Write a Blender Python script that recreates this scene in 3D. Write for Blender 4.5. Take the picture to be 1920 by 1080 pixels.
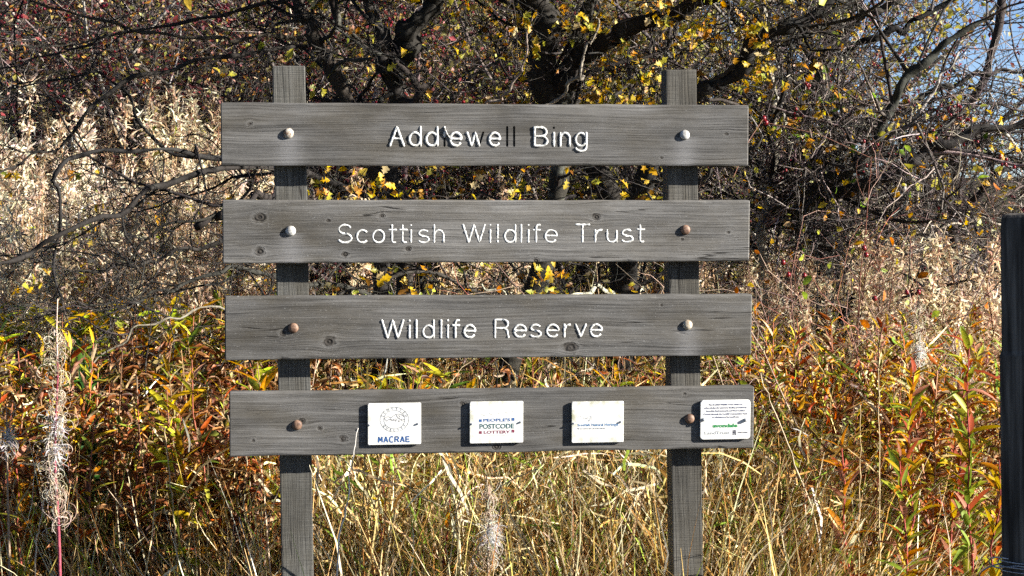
import bpy, bmesh, math
import numpy as np
from mathutils import Vector, Matrix

for _o in list(bpy.data.objects):
    bpy.data.objects.remove(_o)
SC = bpy.context.scene
COL = SC.collection
RNG = np.random.default_rng(7)

# ------------------------------------------------------------------ camera
FPX = 3300.0                       # focal length in photo pixels (1920 wide)
EYE = 1.6
HORIZON = 330.0                    # image row of eye level
PITCH = math.atan((540 - HORIZON) / FPX)
cam_d = bpy.data.cameras.new('camera')
cam_d.sensor_width = 36.0
cam_d.lens = 36.0 * FPX / 1920.0
cam_d.clip_start = 0.05
cam_d.clip_end = 3000
cam = bpy.data.objects.new('camera', cam_d)
COL.objects.link(cam)
cam.location = (0, 0, EYE)
cam.rotation_euler = (math.pi / 2 - PITCH, 0, 0)
SC.camera = cam
SC.render.resolution_x, SC.render.resolution_y = 1024, 576

# ------------------------------------------------------------------ sun and sky
SIGN_YAW = math.radians(8.2)
SUN_L, SUN_U, SUN_F = 2.9, 1.2, 1.0          # in the sign's frame: right, up, out of the boards
_r = Vector((math.cos(SIGN_YAW), math.sin(SIGN_YAW), 0))
_n = Vector((math.sin(SIGN_YAW), -math.cos(SIGN_YAW), 0))
SUN = (_r * SUN_L + Vector((0, 0, SUN_U)) + _n * SUN_F).normalized()
sun_d = bpy.data.lights.new('sun', 'SUN')
sun_d.energy = 5.0
sun_d.angle = math.radians(0.53)
sun_d.color = (1.0, 0.945, 0.86)
sun = bpy.data.objects.new('sun', sun_d)
COL.objects.link(sun)
sun.rotation_euler = SUN.to_track_quat('Z', 'Y').to_euler()
world = bpy.data.worlds.new('World')
SC.world = world
world.use_nodes = True
wt = world.node_tree
wt.nodes.clear()
w_out = wt.nodes.new('ShaderNodeOutputWorld')
w_bg = wt.nodes.new('ShaderNodeBackground')
w_sky = wt.nodes.new('ShaderNodeTexSky')
w_sky.sky_type = 'NISHITA'
w_sky.sun_disc = False
w_sky.sun_elevation = math.asin(SUN.z)
w_sky.sun_rotation = math.atan2(SUN.x, SUN.y)
w_sky.air_density = 0.42
w_sky.dust_density = 0.2
w_sky.ozone_density = 1.6
w_bg.inputs['Strength'].default_value = 0.05
wt.links.new(w_sky.outputs[0], w_bg.inputs['Color'])
wt.links.new(w_bg.outputs[0], w_out.inputs['Surface'])
SC.view_settings.view_transform = 'Standard'
SC.view_settings.look = 'None'
SC.view_settings.gamma = 1.0
SC.view_settings.exposure = 1.85
SC.render.engine = 'CYCLES'
SC.cycles.max_bounces = 4
SC.cycles.diffuse_bounces = 1
SC.cycles.transmission_bounces = 2
SC.cycles.adaptive_threshold = 0.03
SC.cycles.use_denoising = False


def at(px, py, y):
    """world point at depth y seen at photo pixel (px, py)"""
    d = np.array([(px - 960) / FPX, 0, 0]) + np.array([0, math.cos(PITCH), -math.sin(PITCH)]) \
        - (py - 540) / FPX * np.array([0, math.sin(PITCH), math.cos(PITCH)])
    return np.array([0, 0, EYE]) + d * (y / d[1])


# ------------------------------------------------------------------ object helpers
def empty(name, loc=(0, 0, 0), rz=0.0, label=None, cat=None, group=None, kind=None):
    o = bpy.data.objects.new(name, None)
    o.empty_display_size = 0.1
    COL.objects.link(o)
    o.location = loc
    o.rotation_euler = (0, 0, rz)
    return tag(o, label, cat, group, kind)


def tag(o, label=None, cat=None, group=None, kind=None):
    if label: o['label'] = label
    if cat: o['category'] = cat
    if group: o['group'] = group
    if kind: o['kind'] = kind
    return o


def link(name, mesh, parent=None, loc=None, rot=None, scale=None):
    o = bpy.data.objects.new(name, mesh)
    COL.objects.link(o)
    if parent is not None: o.parent = parent
    if loc is not None: o.location = loc
    if rot is not None: o.rotation_euler = rot
    if scale is not None: o.scale = scale
    return o


def copy_tree(o, parent=None):
    c = o.copy()
    COL.objects.link(c)
    c.parent = parent
    for ch in KIDS.get(o.name, ()):
        k = ch.copy()
        COL.objects.link(k)
        k.parent = c
    return c


KIDS = {}


def bm_mesh(name, bm, mat, smooth=False):
    me = bpy.data.meshes.new(name)
    bm.to_mesh(me)
    bm.free()
    me.materials.append(mat)
    if smooth:
        me.polygons.foreach_set('use_smooth', [True] * len(me.polygons))
    return me


# ------------------------------------------------------------------ numpy mesh building
def norm(v):
    return v / (np.linalg.norm(v, axis=-1, keepdims=True) + 1e-9)


class Acc:
    def __init__(self):
        self.V, self.F, self.C, self.n = [], [], [], 0

    def add(self, V, F, C):
        V = np.asarray(V, float).reshape(-1, 3)
        self.V.append(V)
        self.F.append(np.asarray(F, np.int64) + self.n)
        C = np.broadcast_to(np.asarray(C, float), (len(V), 3))
        self.C.append(C)
        self.n += len(V)
        return self

    def mesh(self, name, mat, smooth=False):
        V = np.concatenate(self.V); F = np.concatenate(self.F); C = np.concatenate(self.C)
        me = bpy.data.meshes.new(name)
        me.vertices.add(len(V)); me.vertices.foreach_set('co', V.astype(np.float32).ravel())
        me.loops.add(F.size); me.loops.foreach_set('vertex_index', F.astype(np.int32).ravel())
        me.polygons.add(len(F))
        me.polygons.foreach_set('loop_start', np.arange(0, F.size, 4, dtype=np.int32))
        if smooth: me.polygons.foreach_set('use_smooth', np.ones(len(F), dtype=bool))
        ca = me.color_attributes.new('Col', 'FLOAT_COLOR', 'POINT')
        ca.data.foreach_set('color', np.concatenate([C, np.ones((len(C), 1))], 1).astype(np.float32).ravel())
        me.update(calc_edges=True)
        me.materials.append(mat)
        return me

    def build(self, name, mat, parent=None, smooth=False, **kw):
        return link(name, self.mesh(name, mat, smooth), parent, **kw)


def ribbons(acc, P, S, C):
    n, k = P.shape[:2]
    V = np.stack([P - S, P + S], 2)
    b = (np.arange(n)[:, None] * k + np.arange(k - 1)[None]).reshape(-1) * 2
    F = np.stack([b, b + 1, b + 3, b + 2], 1)
    C = np.asarray(C, float)
    if C.ndim == 2: C = C[:, None]
    C = np.broadcast_to(C[:, :, None], (n, k, 2, 3)).reshape(-1, 3)
    acc.add(V, F, C)


def tubes(acc, P, R, m, C):
    n, k = P.shape[:2]
    T = norm(np.gradient(P, axis=1))
    md = norm(P[:, -1] - P[:, 0])
    ref = np.where(np.abs(md[:, 2:3]) > 0.7, np.array([[1.0, 0.13, 0.07]]), np.array([[0.07, 0.13, 1.0]]))
    a = norm(np.cross(T, ref[:, None]))
    b = np.cross(T, a)
    th = np.arange(m) * 2 * math.pi / m
    V = P[:, :, None] + R[:, :, None, None] * (a[:, :, None] * np.cos(th)[None, None, :, None]
                                             + b[:, :, None] * np.sin(th)[None, None, :, None])
    i, j, s = np.meshgrid(np.arange(n), np.arange(k - 1), np.arange(m), indexing='ij')
    s2 = (s + 1) % m
    f = lambda jj, ss: (i * k + jj) * m + ss
    F = np.stack([f(j, s), f(j, s2), f(j + 1, s2), f(j + 1, s)], -1).reshape(-1, 4)
    C = np.asarray(C, float)
    if C.ndim == 2: C = C[:, None]
    C = np.broadcast_to(C[:, :, None], (n, k, m, 3)).reshape(-1, 3)
    acc.add(V, F, C)


def grow(start, d, L, k, wig, bend, rng):
    n = len(start)
    P = np.zeros((n, k, 3)); P[:, 0] = start
    d = norm(d)
    st = (np.asarray(L) / (k - 1))[:, None]
    for j in range(1, k):
        d = norm(d + wig * rng.normal(size=(n, 3)) + bend)
        P[:, j] = P[:, j - 1] + d * st
    return P


def sample(P, R, num, rng, t0=0.1, t1=1.0):
    """random points along polylines, longer ones more often"""
    n, k = P.shape[:2]
    ln = np.linalg.norm(P[:, -1] - P[:, 0], axis=1)
    i = rng.choice(n, num, p=ln / ln.sum())
    t = rng.uniform(t0, t1, num) * (k - 1)
    j = np.minimum(t.astype(int), k - 2); f = (t - j)[:, None]
    pos = P[i, j] * (1 - f) + P[i, j + 1] * f
    tan = norm(P[i, j + 1] - P[i, j])
    rad = R[i, j] * (1 - f[:, 0]) + R[i, j + 1] * f[:, 0]
    return pos, tan, rad


def side_dir(tan, ang, rng):
    q = norm(np.cross(tan, rng.normal(size=tan.shape)))
    return tan * np.cos(ang)[:, None] + q * np.sin(ang)[:, None]


def rand_rot(n, rng, tilt=None):
    """n rotation matrices; tilt None = anything"""
    q = norm(rng.normal(size=(n, 4)))
    w, x, y, z = q.T
    return np.stack([np.stack([1 - 2 * (y * y + z * z), 2 * (x * y - z * w), 2 * (x * z + y * w)], -1),
                     np.stack([2 * (x * y + z * w), 1 - 2 * (x * x + z * z), 2 * (y * z - x * w)], -1),
                     np.stack([2 * (x * z - y * w), 2 * (y * z + x * w), 1 - 2 * (x * x + y * y)], -1)], 1)


def frame(xd, up, rng=None):
    """matrices with columns x = xd, z close to up"""
    x = norm(xd); y = norm(np.cross(up, x)); z = np.cross(x, y)
    return np.stack([x, y, z], -1)


def scatter(acc, tv, tf, loc, M, sc, C):
    n = len(loc)
    V = np.einsum('nij,kj->nki', M, tv) * np.asarray(sc)[:, None, None] + loc[:, None]
    F = (np.arange(n)[:, None, None] * len(tv) + tf[None]).reshape(-1, 4)
    C = np.broadcast_to(np.asarray(C)[:, None], (n, len(tv), 3)).reshape(-1, 3)
    acc.add(V, F, C)


def pal(cols, n, rng, jit=0.18, p=None):
    cols = np.array(cols, float)
    c = cols[rng.choice(len(cols), n, p=p)]
    return np.clip(c * (1 + jit * rng.normal(size=(n, 1))) * (1 + 0.06 * rng.normal(size=(n, 3))), 0.004, 0.9)


def smooth_path(pts, k):
    """Catmull-Rom through pts (m, d) resampled to k"""
    p = np.asarray(pts, float)
    if len(p) == 2:
        t = np.linspace(0, 1, k)[:, None]
        return p[0] * (1 - t) + p[1] * t
    p = np.concatenate([2 * p[:1] - p[1:2], p, 2 * p[-1:] - p[-2:-1]])
    out = []
    for u in np.linspace(0, len(p) - 3 - 1e-6, k):
        i = int(u); f = u - i
        a, b, c, d = p[i:i + 4]
        out.append(0.5 * (2 * b + (c - a) * f + (2 * a - 5 * b + 4 * c - d) * f * f + (3 * b - a - 3 * c + d) * f ** 3))
    return np.array(out)


# ------------------------------------------------------------------ materials
class NT:
    def __init__(self, name):
        self.m = bpy.data.materials.new(name)
        self.m.use_nodes = True
        self.t = self.m.node_tree
        self.t.nodes.clear()
        self.out = self.t.nodes.new('ShaderNodeOutputMaterial')

    def n(self, typ, **kw):
        nd = self.t.nodes.new(typ)
        for k, v in kw.items():
            if k.startswith('_'): setattr(nd, k[1:], v)
        for k, v in kw.items():
            if not k.startswith('_'): self.set(nd.inputs[int(k[1:]) if k[1:].isdigit() and k[0] == 'i' else k.replace('__', ' ')], v)
        return nd

    def set(self, inp, v):
        if isinstance(v, bpy.types.NodeSocket): self.t.links.new(v, inp)
        else: inp.default_value = v

    def math(self, op, a, b=None, c=None, clamp=False):
        nd = self.t.nodes.new('ShaderNodeMath'); nd.operation = op; nd.use_clamp = clamp
        for i, v in enumerate((a, b, c)):
            if v is not None: self.set(nd.inputs[i], v)
        return nd.outputs[0]

    def mix(self, f, a, b, mode='MIX'):
        nd = self.t.nodes.new('ShaderNodeMix'); nd.data_type = 'RGBA'; nd.blend_type = mode
        self.set(nd.inputs[0], f)
        for i, v in ((6, a), (7, b)):
            self.set(nd.inputs[i], v if isinstance(v, bpy.types.NodeSocket) else (*v, 1) if len(v) == 3 else v)
        return nd.outputs[2]

    def ramp(self, f, stops):
        nd = self.t.nodes.new('ShaderNodeValToRGB')
        e = nd.color_ramp.elements
        while len(e) < len(stops): e.new(0.5)
        for el, (p, c) in zip(e, stops):
            el.position = p
            el.color = (c, c, c, 1) if isinstance(c, (int, float)) else (*c, 1)
        self.set(nd.inputs[0], f)
        return nd.outputs[0]

    def noise(self, vec, scale, detail=3, rough=0.55, dist=0.0):
        nd = self.n('ShaderNodeTexNoise', Vector=vec, Scale=scale, Detail=detail, Roughness=rough, Distortion=dist)
        return nd.outputs['Fac']

    def vec(self, x, y, z):
        nd = self.t.nodes.new('ShaderNodeCombineXYZ')
        for i, v in enumerate((x, y, z)): self.set(nd.inputs[i], v)
        return nd.outputs[0]

    def obj(self):
        return self.t.nodes.new('ShaderNodeTexCoord').outputs['Object']

    def xyz(self, v):
        nd = self.t.nodes.new('ShaderNodeSeparateXYZ'); self.set(nd.inputs[0], v)
        return nd.outputs[0], nd.outputs[1], nd.outputs[2]

    def bump(self, h, strength=0.5, dist=0.001):
        nd = self.n('ShaderNodeBump', Height=h, Strength=strength, Distance=dist)
        return nd.outputs[0]

    def bsdf(self, color, rough=0.7, normal=None, spec=0.3, metal=0.0, **kw):
        nd = self.t.nodes.new('ShaderNodeBsdfPrincipled')
        self.set(nd.inputs['Base Color'], color if isinstance(color, bpy.types.NodeSocket) else (*color, 1))
        self.set(nd.inputs['Roughness'], rough)
        nd.inputs['Specular IOR Level'].default_value = spec
        nd.inputs['Metallic'].default_value = metal
        if normal is not None: self.set(nd.inputs['Normal'], normal)
        return nd.outputs[0]

    def done(self, sh):
        self.t.links.new(sh, self.out.inputs['Surface'])
        return self.m


def mat_leaf(name, trans=0.35, rough=0.5, spec=0.35, mottle=0.5, sat=1.1):
    """plant tissue: colour from the mesh attribute, mottled, letting some light through"""
    t = NT(name)
    a = t.n('ShaderNodeAttribute', _attribute_name='Col').outputs['Color']
    nz = t.noise(t.obj(), 90.0, 3)
    f = t.ramp(nz, [(0.35, 1 - mottle), (0.65, 1 + 0.25 * mottle)])
    c = t.mix(1.0, a, f, 'MULTIPLY')
    c = t.n('ShaderNodeHueSaturation', Saturation=sat, Value=1.04, Color=c).outputs[0]
    p = t.bsdf(c, rough, spec=spec)
    tr = t.n('ShaderNodeBsdfTranslucent', Color=c).outputs[0]
    mx = t.n('ShaderNodeMixShader', i0=trans, i1=p, i2=tr)
    return t.done(mx.outputs[0])


def mat_bark(name, scale=60, lichen=(0.2, 0.21, 0.17), lich=0.5, dark=0.5):
    t = NT(name)
    a = t.n('ShaderNodeAttribute', _attribute_name='Col').outputs['Color']
    o = t.obj()
    n1 = t.noise(o, scale, 5, 0.65)
    n2 = t.noise(o, scale * 0.22, 3)
    c = t.mix(1.0, a, t.ramp(n1, [(0.3, dark), (0.7, 1.2)]), 'MULTIPLY')
    lf = t.math('MULTIPLY', t.ramp(n2, [(0.55, 0.0), (0.68, 1.0)]), lich)
    c = t.mix(lf, c, lichen)
    return t.done(t.bsdf(c, 0.85, t.bump(n1, 0.9, 0.004), spec=0.2))


def mat_plain(name, col, rough=0.6, spec=0.3, metal=0.0, nscale=40.0, var=0.25, bump=0.2, bdist=0.0006):
    t = NT(name)
    nz = t.noise(t.obj(), nscale, 4)
    c = t.mix(1.0, col, t.ramp(nz, [(0.3, 1 - var), (0.7, 1.0)]), 'MULTIPLY')
    return t.done(t.bsdf(c, rough, t.bump(nz, bump, bdist), spec=spec, metal=metal))


def mat_wood(name, knots=(), bolt_glows=(), base=(0.11, 0.105, 0.097), seed=0.0, fine=1.0, axis='x'):
    """weathered grey board, grain along local x (or z for posts); knots (x, z, radius)"""
    t = NT(name)
    o = t.obj()
    x, y, z = t.xyz(o)
    if axis == 'z': x, z = z, x
    w = z
    kd = None
    for kx, kz, kr in knots:
        dx = t.math('MULTIPLY', t.math('SUBTRACT', x, kx), 0.8)
        dz = t.math('SUBTRACT', z, kz)
        d2 = t.math('ADD', t.math('MULTIPLY', dx, dx), t.math('MULTIPLY', dz, dz))
        g = t.math('DIVIDE', t.math('MULTIPLY', dz, kr * kr * 1.1), t.math('ADD', d2, kr * kr))
        w = t.math('SUBTRACT', w, g)
        q = t.math('DIVIDE', t.math('SQRT', d2), kr)
        kd = q if kd is None else t.math('MINIMUM', kd, q)
    warp = t.math('MULTIPLY', t.math('SUBTRACT', t.noise(t.vec(t.math('MULTIPLY', x, 2.2), seed, t.math('MULTIPLY', z, 7.0)), 1.0, 2), 0.5), 0.028)
    ww = t.math('ADD', w, warp)
    g1 = t.noise(t.vec(t.math('MULTIPLY', x, 3.0), t.math('ADD', t.math('MULTIPLY', y, 60), seed), t.math('MULTIPLY', ww, 240.0)), 1.0, 4, 0.6)
    g2 = t.noise(t.vec(t.math('MULTIPLY', x, 14.0), t.math('ADD', t.math('MULTIPLY', y, 60), seed + 3), t.math('MULTIPLY', ww, 700.0)), 1.0, 3, 0.6)
    g3 = t.noise(t.vec(t.math('MULTIPLY', x, 1.2), seed + 7, t.math('MULTIPLY', ww, 34.0)), 1.0, 3, 0.5)
    pt = t.noise(t.vec(t.math('MULTIPLY', x, 5.0), seed + 11, t.math('MULTIPLY', z, 14.0)), 1.0, 4, 0.6)
    sp = t.noise(t.vec(t.math('MULTIPLY', x, 160.0), seed + 5, t.math('MULTIPLY', z, 420.0)), 1.0, 2, 0.7)
    grain = t.math('ADD', t.math('ADD', t.math('MULTIPLY', g1, 0.55), t.math('MULTIPLY', g2, 0.25)), t.math('MULTIPLY', g3, 0.3))
    c = t.ramp(grain, [(0.37, tuple(b * 0.28 for b in base)), (0.47, tuple(b * 0.76 for b in base)), (0.56, base), (0.70, tuple(b * 1.6 for b in base))])
    c = t.mix(t.ramp(pt, [(0.42, 0.0), (0.7, 0.7)]), c, (base[0] * 0.62, base[1] * 0.55, base[2] * 0.42))
    st = t.noise(t.vec(t.math('MULTIPLY', x, 3.2), seed + 19, t.math('MULTIPLY', z, 9.0)), 1.0, 5, 0.65)
    c = t.mix(1.0, c, t.ramp(st, [(0.32, 0.58), (0.52, 0.98), (0.7, 1.3)]), 'MULTIPLY')
    c = t.mix(t.ramp(sp, [(0.66, 0.0), (0.74, 0.7)]), c, (0.27, 0.27, 0.265))
    cn = t.noise(t.vec(t.math('MULTIPLY', x, 1.6), seed + 23, t.math('MULTIPLY', ww, 55.0)), 1.0, 2, 0.4)
    cl = t.math('ABSOLUTE', t.math('SUBTRACT', cn, 0.5))
    crack = t.math('MULTIPLY', t.ramp(cl, [(0.004, 1.0), (0.011, 0.0)]), t.ramp(t.noise(t.vec(t.math('MULTIPLY', x, 4.0), seed + 29, t.math('MULTIPLY', z, 12.0)), 1.0, 2), [(0.56, 0.0), (0.62, 1.0)]))
    c = t.mix(t.math('MULTIPLY', crack, 0.85), c, (0.012, 0.010, 0.008))
    h = t.math('ADD', t.math('MULTIPLY', t.ramp(grain, [(0.36, 0.0), (0.58, 1.0)]), 1.0), t.math('MULTIPLY', sp, 0.35))
    h = t.math('SUBTRACT', h, t.math('MULTIPLY', crack, 1.5))
    if axis == 'z':                                        # saw marks across the post
        sw = t.noise(t.vec(t.math('MULTIPLY', x, 420.0), seed, t.math('MULTIPLY', z, 9.0)), 1.0, 2)
        h = t.math('ADD', h, t.math('MULTIPLY', sw, 1.2))
        c = t.mix(t.ramp(sw, [(0.35, 0.5), (0.55, 0.0)]), c, tuple(b * 0.35 for b in base))
    if kd is not None:
        rings = t.math('SINE', t.math('MULTIPLY', t.math('ADD', kd, t.math('MULTIPLY', pt, 1.4)), 11.0))
        kmask = t.ramp(kd, [(0.45, 1.0), (0.62, 0.0)])
        kin = t.math('LESS_THAN', kd, 1.0)
        kcol = t.mix(t.math('MULTIPLY_ADD', rings, 0.16, 0.25), (0.014, 0.012, 0.010), (0.08, 0.07, 0.06))
        nk = t.math('ADD', kd, t.math('ADD', t.math('MULTIPLY', t.math('SUBTRACT', g1, 0.5), 1.3), t.math('MULTIPLY', t.math('SUBTRACT', t.noise(t.vec(t.math('MULTIPLY', x, 90.0), seed, t.math('MULTIPLY', z, 90.0)), 1.0, 2), 0.5), 1.1)))
        c = t.mix(t.ramp(nk, [(0.5, 0.95), (1.0, 0.0)]), c, kcol)
        halo = t.math('MULTIPLY', t.ramp(t.math('MULTIPLY', nk, 0.4), [(0.36, 0.0), (0.46, 0.22)]), t.ramp(t.math('MULTIPLY', nk, 0.4), [(0.46, 1.0), (0.6, 0.0)]))
        c = t.mix(halo, c, tuple(b * 1.9 for b in base))
        h = t.math('ADD', h, t.math('MULTIPLY', t.ramp(nk, [(0.3, 1.0), (1.0, 0.0)]), t.math('MULTIPLY_ADD', rings, 0.6, -1.0)))
    for sx, sz in bolt_glows:                                  # glow reflected below a bolt, painted as a pale streak
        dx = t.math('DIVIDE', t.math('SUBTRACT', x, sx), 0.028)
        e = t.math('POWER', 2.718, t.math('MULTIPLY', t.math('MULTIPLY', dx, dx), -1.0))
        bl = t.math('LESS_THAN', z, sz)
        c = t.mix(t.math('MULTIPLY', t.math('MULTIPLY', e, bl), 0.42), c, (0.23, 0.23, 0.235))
    return t.done(t.bsdf(c, 0.8, t.bump(h, 0.75, 0.0011 * fine), spec=0.25))

# ================================================================== ground
def ground_z(x, y):
    x = np.asarray(x, float); y = np.asarray(y, float)
    ss = lambda a, b, v: np.clip((v - a) / (b - a), 0, 1) ** 2 * (3 - 2 * np.clip((v - a) / (b - a), 0, 1))
    z = 0.045 * np.maximum(0, y - 5.5) * ss(40, 14, y)
    z = z + ss(13, 26, y) * ((1 - ss(0.3, 3.8, x)) * 6.5 + 0.3)
    z = z + 0.05 * np.sin(x * 1.7 + y * 0.6) * np.sin(y * 1.1 - 0.4 * x) * ss(3, 6, y)
    return z


def make_ground():
    t = NT('ground litter')
    o = t.obj()
    n1 = t.noise(o, 9.0, 6, 0.65); n2 = t.noise(o, 0.9, 3)
    c = t.ramp(n1, [(0.3, (0.018, 0.014, 0.009)), (0.55, (0.06, 0.045, 0.025)), (0.75, (0.13, 0.1, 0.055))])
    c = t.mix(t.ramp(n2, [(0.4, 0.0), (0.7, 0.6)]), c, (0.045, 0.055, 0.018))
    m = t.done(t.bsdf(c, 0.9, t.bump(n1, 1.0, 0.03), spec=0.1))
    xs = np.concatenate([np.linspace(-900, -30, 12), np.linspace(-28, 28, 113), np.linspace(30, 900, 12)])
    ys = np.concatenate([np.linspace(-200, -4, 8), np.linspace(-3, 40, 100), np.linspace(44, 1500, 16)])
    X, Y = np.meshgrid(xs, ys)
    V = np.stack([X, Y, ground_z(X, Y)], -1).reshape(-1, 3)
    nx = len(xs)
    i, j = np.meshgrid(np.arange(nx - 1), np.arange(len(ys) - 1))
    b = (j * nx + i).ravel()
    a = Acc(); a.add(V, np.stack([b, b + 1, b + nx + 1, b + nx], 1), (0.05, 0.04, 0.02))
    tag(a.build('ground', m, smooth=True), kind='structure')


make_ground()

# ================================================================== the sign
P0 = np.array([-0.664, 4.02, 0.0])
RV = np.array([math.cos(SIGN_YAW), math.sin(SIGN_YAW), 0]); NV = np.array([math.sin(SIGN_YAW), -math.cos(SIGN_YAW), 0])
PLANK_T = 0.040


def uv(px, py, back=0.0):
    """in-plane metres (along the boards, height) of a photo pixel on the sign plane"""
    o = np.array([0, 0, EYE]); d = at(px, py, 1.0) - o
    q = P0 - NV * back
    P = o + d * (((q - o) @ NV) / (d @ NV))
    return float((P - q) @ RV), float(P[2])


U0 = 0.63
_o = P0 + RV * U0
SIGN = empty('reserve_sign', (_o[0], _o[1], 0), SIGN_YAW,
             'grey timber nature reserve sign of four lettered planks on two posts', 'sign')

# ---- stroke letters: polylines in a box, x 0..1, y 0 = baseline, 1 = cap height
def arc(cx, cy, rx, ry, a0, a1, n=12):
    t = np.radians(np.linspace(a0, a1, n))
    return [(cx + rx * math.cos(q), cy + ry * math.sin(q)) for q in t]


XH = 0.70
def bowl(n=18): return arc(.5, XH / 2, .5, XH / 2, 0, 360, n)
STROKES = {
    'A': [[(0, 0), (.5, 1), (1, 0)], [(.2, .38), (.8, .38)]],
    'B': [[(0, 0), (0, 1), (.55, 1)] + arc(.55, .76, .38, .24, 90, -90, 8) + [(0, .52)], [(.55, .52)] + arc(.55, .26, .45, .26, 90, -90, 8) + [(0, 0)]],
    'S': [arc(.5, .75, .45, .25, 25, 270, 12) + arc(.5, .25, .5, .25, 90, -155, 12)],
    'W': [[(0, 1), (.26, 0), (.5, 1), (.74, 0), (1, 1)]],
    'T': [[(0, 1), (1, 1)], [(.5, 1), (.5, 0)]],
    'R': [[(0, 0), (0, 1), (.6, 1)] + arc(.6, .76, .36, .24, 90, -90, 8) + [(0, .52)], [(.96, .34)][:0] + [(.62, .52), (.9, .42), (.95, .2), (1, 0)]],
    'd': [bowl(), [(1, 1), (1, 0)]],
    'i': [[(.5, XH), (.5, 0)], [(.5, .97), (.5, .985)]],
    'l': [[(.5, 1), (.5, 0)]],
    'e': [[(.02, .37), (1, .37)] + arc(.5, XH / 2, .5, XH / 2, 8, 318, 18)],
    'w': [[(0, XH), (.26, 0), (.5, XH), (.74, 0), (1, XH)]],
    'n': [[(0, XH), (0, 0)], [(0, .4)] + arc(.5, .38, .5, XH - .38, 170, 0, 10) + [(1, 0)]],
    'g': [bowl(), [(1, XH), (1, -.05)] + arc(.5, -.06, .5, .22, 0, -160, 9)],
    'c': [arc(.5, XH / 2, .5, XH / 2, 45, 315, 16)],
    'o': [bowl()],
    't': [[(.42, .98), (.42, .1), (.6, 0), (.9, .02)], [(0, .72), (1, .72)]],
    's': [arc(.5, .53, .44, .17, 35, 270, 10) + arc(.5, .18, .5, .18, 90, -150, 10)],
    'h': [[(0, 1), (0, 0)], [(0, .4)] + arc(.5, .38, .5, XH - .38, 170, 0, 10) + [(1, 0)]],
    'f': [arc(.75, .84, .35, .15, 70, 180, 6) + [(.4, 0)], [(0, .7), (.9, .7)]],
    'r': [[(0, XH), (0, 0)], [(0, .42), (.35, .66), (.95, XH)]],
    'u': [[(0, XH)] + arc(.5, .3, .5, .3, 180, 350, 10) + [(1, .32)], [(1, XH), (1, 0)]],
    'v': [[(0, XH), (.5, 0), (1, XH)]],
}


def densify(pts, step):
    out = [np.array(pts[0], float)]
    for a, b in zip(pts[:-1], pts[1:]):
        a = np.array(a, float); b = np.array(b, float)
        m = max(1, int(np.linalg.norm(b - a) / step))
        for s in range(1, m + 1): out.append(a + (b - a) * s / m)
    return np.array(out)


def stroke_mesh(acc, pts, r, depth, wob, rng, lift=0.0):
    """rounded bead along pts (x, z), lying on y = 0 and standing proud towards -y"""
    p = densify(pts, r * 1.2)
    if len(p) == 1: p = np.array([p[0], p[0] + [0, 1e-4]])
    t = norm(np.gradient(p, axis=0))
    rad = np.full(len(p), r) * (1 + wob * rng.normal(size=len(p)))
    e0 = [p[0] - t[0] * r * f for f in (0.95, 0.7)]; e1 = [p[-1] + t[-1] * r * f for f in (0.7, 0.95)]
    p = np.concatenate([e0, p, e1]); rad = np.concatenate([[r * .3, r * .75], rad, [r * .75, r * .3]])
    t = norm(np.gradient(p, axis=0))
    s = np.stack([-t[:, 1], t[:, 0]], 1)
    m = 7; th = np.linspace(0, math.pi, m)
    V = np.zeros((len(p), m, 3))
    V[:, :, 0] = p[:, 0:1] + s[:, 0:1] * rad[:, None] * np.cos(th)
    V[:, :, 2] = p[:, 1:2] + s[:, 1:2] * rad[:, None] * np.cos(th)
    V[:, :, 1] = 0.003 - lift - (depth + 0.003) * np.minimum(1, np.sin(th) * 1.6) * (rad / r)[:, None]
    i, j = np.meshgrid(np.arange(len(p) - 1), np.arange(m - 1), indexing='ij')
    b = (i * m + j).ravel()
    acc.add(V, np.stack([b, b + m, b + m + 1, b + 1], 1), (0.8, 0.8, 0.8))


def letter_mat():
    t = NT('white letter infill')
    o = t.obj()
    n1 = t.noise(o, 130.0, 4, 0.6); n2 = t.noise(o, 30.0, 3)
    c = t.mix(t.ramp(n1, [(0.49, 0.0), (0.62, 0.85)]), (0.74, 0.74, 0.71), (0.26, 0.26, 0.24))
    c = t.mix(t.ramp(n2, [(0.5, 0.0), (0.66, 0.5)]), c, (0.36, 0.37, 0.36))
    return t.done(t.bsdf(c, 0.5, t.bump(n1, 0.4, 0.0008), spec=0.4))


M_LETTER = letter_mat()
TEXT = [
    (0, 237.5, 273, 246, [('A', 731, 757), ('d', 767.5, 788.5), ('d', 799, 820), ('i', 829, 838), ('e', 844, 865), ('w', 876, 906), ('e', 917.5, 937.5),
                      ('l', 947, 955), ('l', 960, 968), ('B', 1002, 1026), ('i', 1034, 1043), ('n', 1050.5, 1068), ('g', 1079, 1099)]),
    (1, 421, 455, 0, [('S', 634, 659), ('c', 669, 690), ('o', 699, 720), ('t', 729, 743), ('t', 749, 763), ('i', 766, 775), ('s', 784, 804), ('h', 814, 831.5),
                      ('W', 868, 909), ('i', 915, 923), ('l', 929, 937), ('d', 946, 966), ('l', 973, 981), ('i', 986, 995), ('f', 999, 1014), ('e', 1022, 1044),
                      ('T', 1079, 1105), ('r', 1116, 1129), ('u', 1138, 1156), ('s', 1165, 1186), ('t', 1194, 1208)]),
    (2, 601, 634, 0, [('W', 716, 756), ('i', 763, 772), ('l', 776, 785), ('d', 793, 813), ('l', 823, 831), ('i', 835, 844), ('f', 848, 862), ('e', 870, 891),
                      ('R', 928, 953), ('e', 964, 986), ('s', 994, 1014), ('e', 1025, 1047), ('r', 1058, 1069), ('v', 1079, 1098), ('e', 1107, 1128)]),
]
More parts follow.
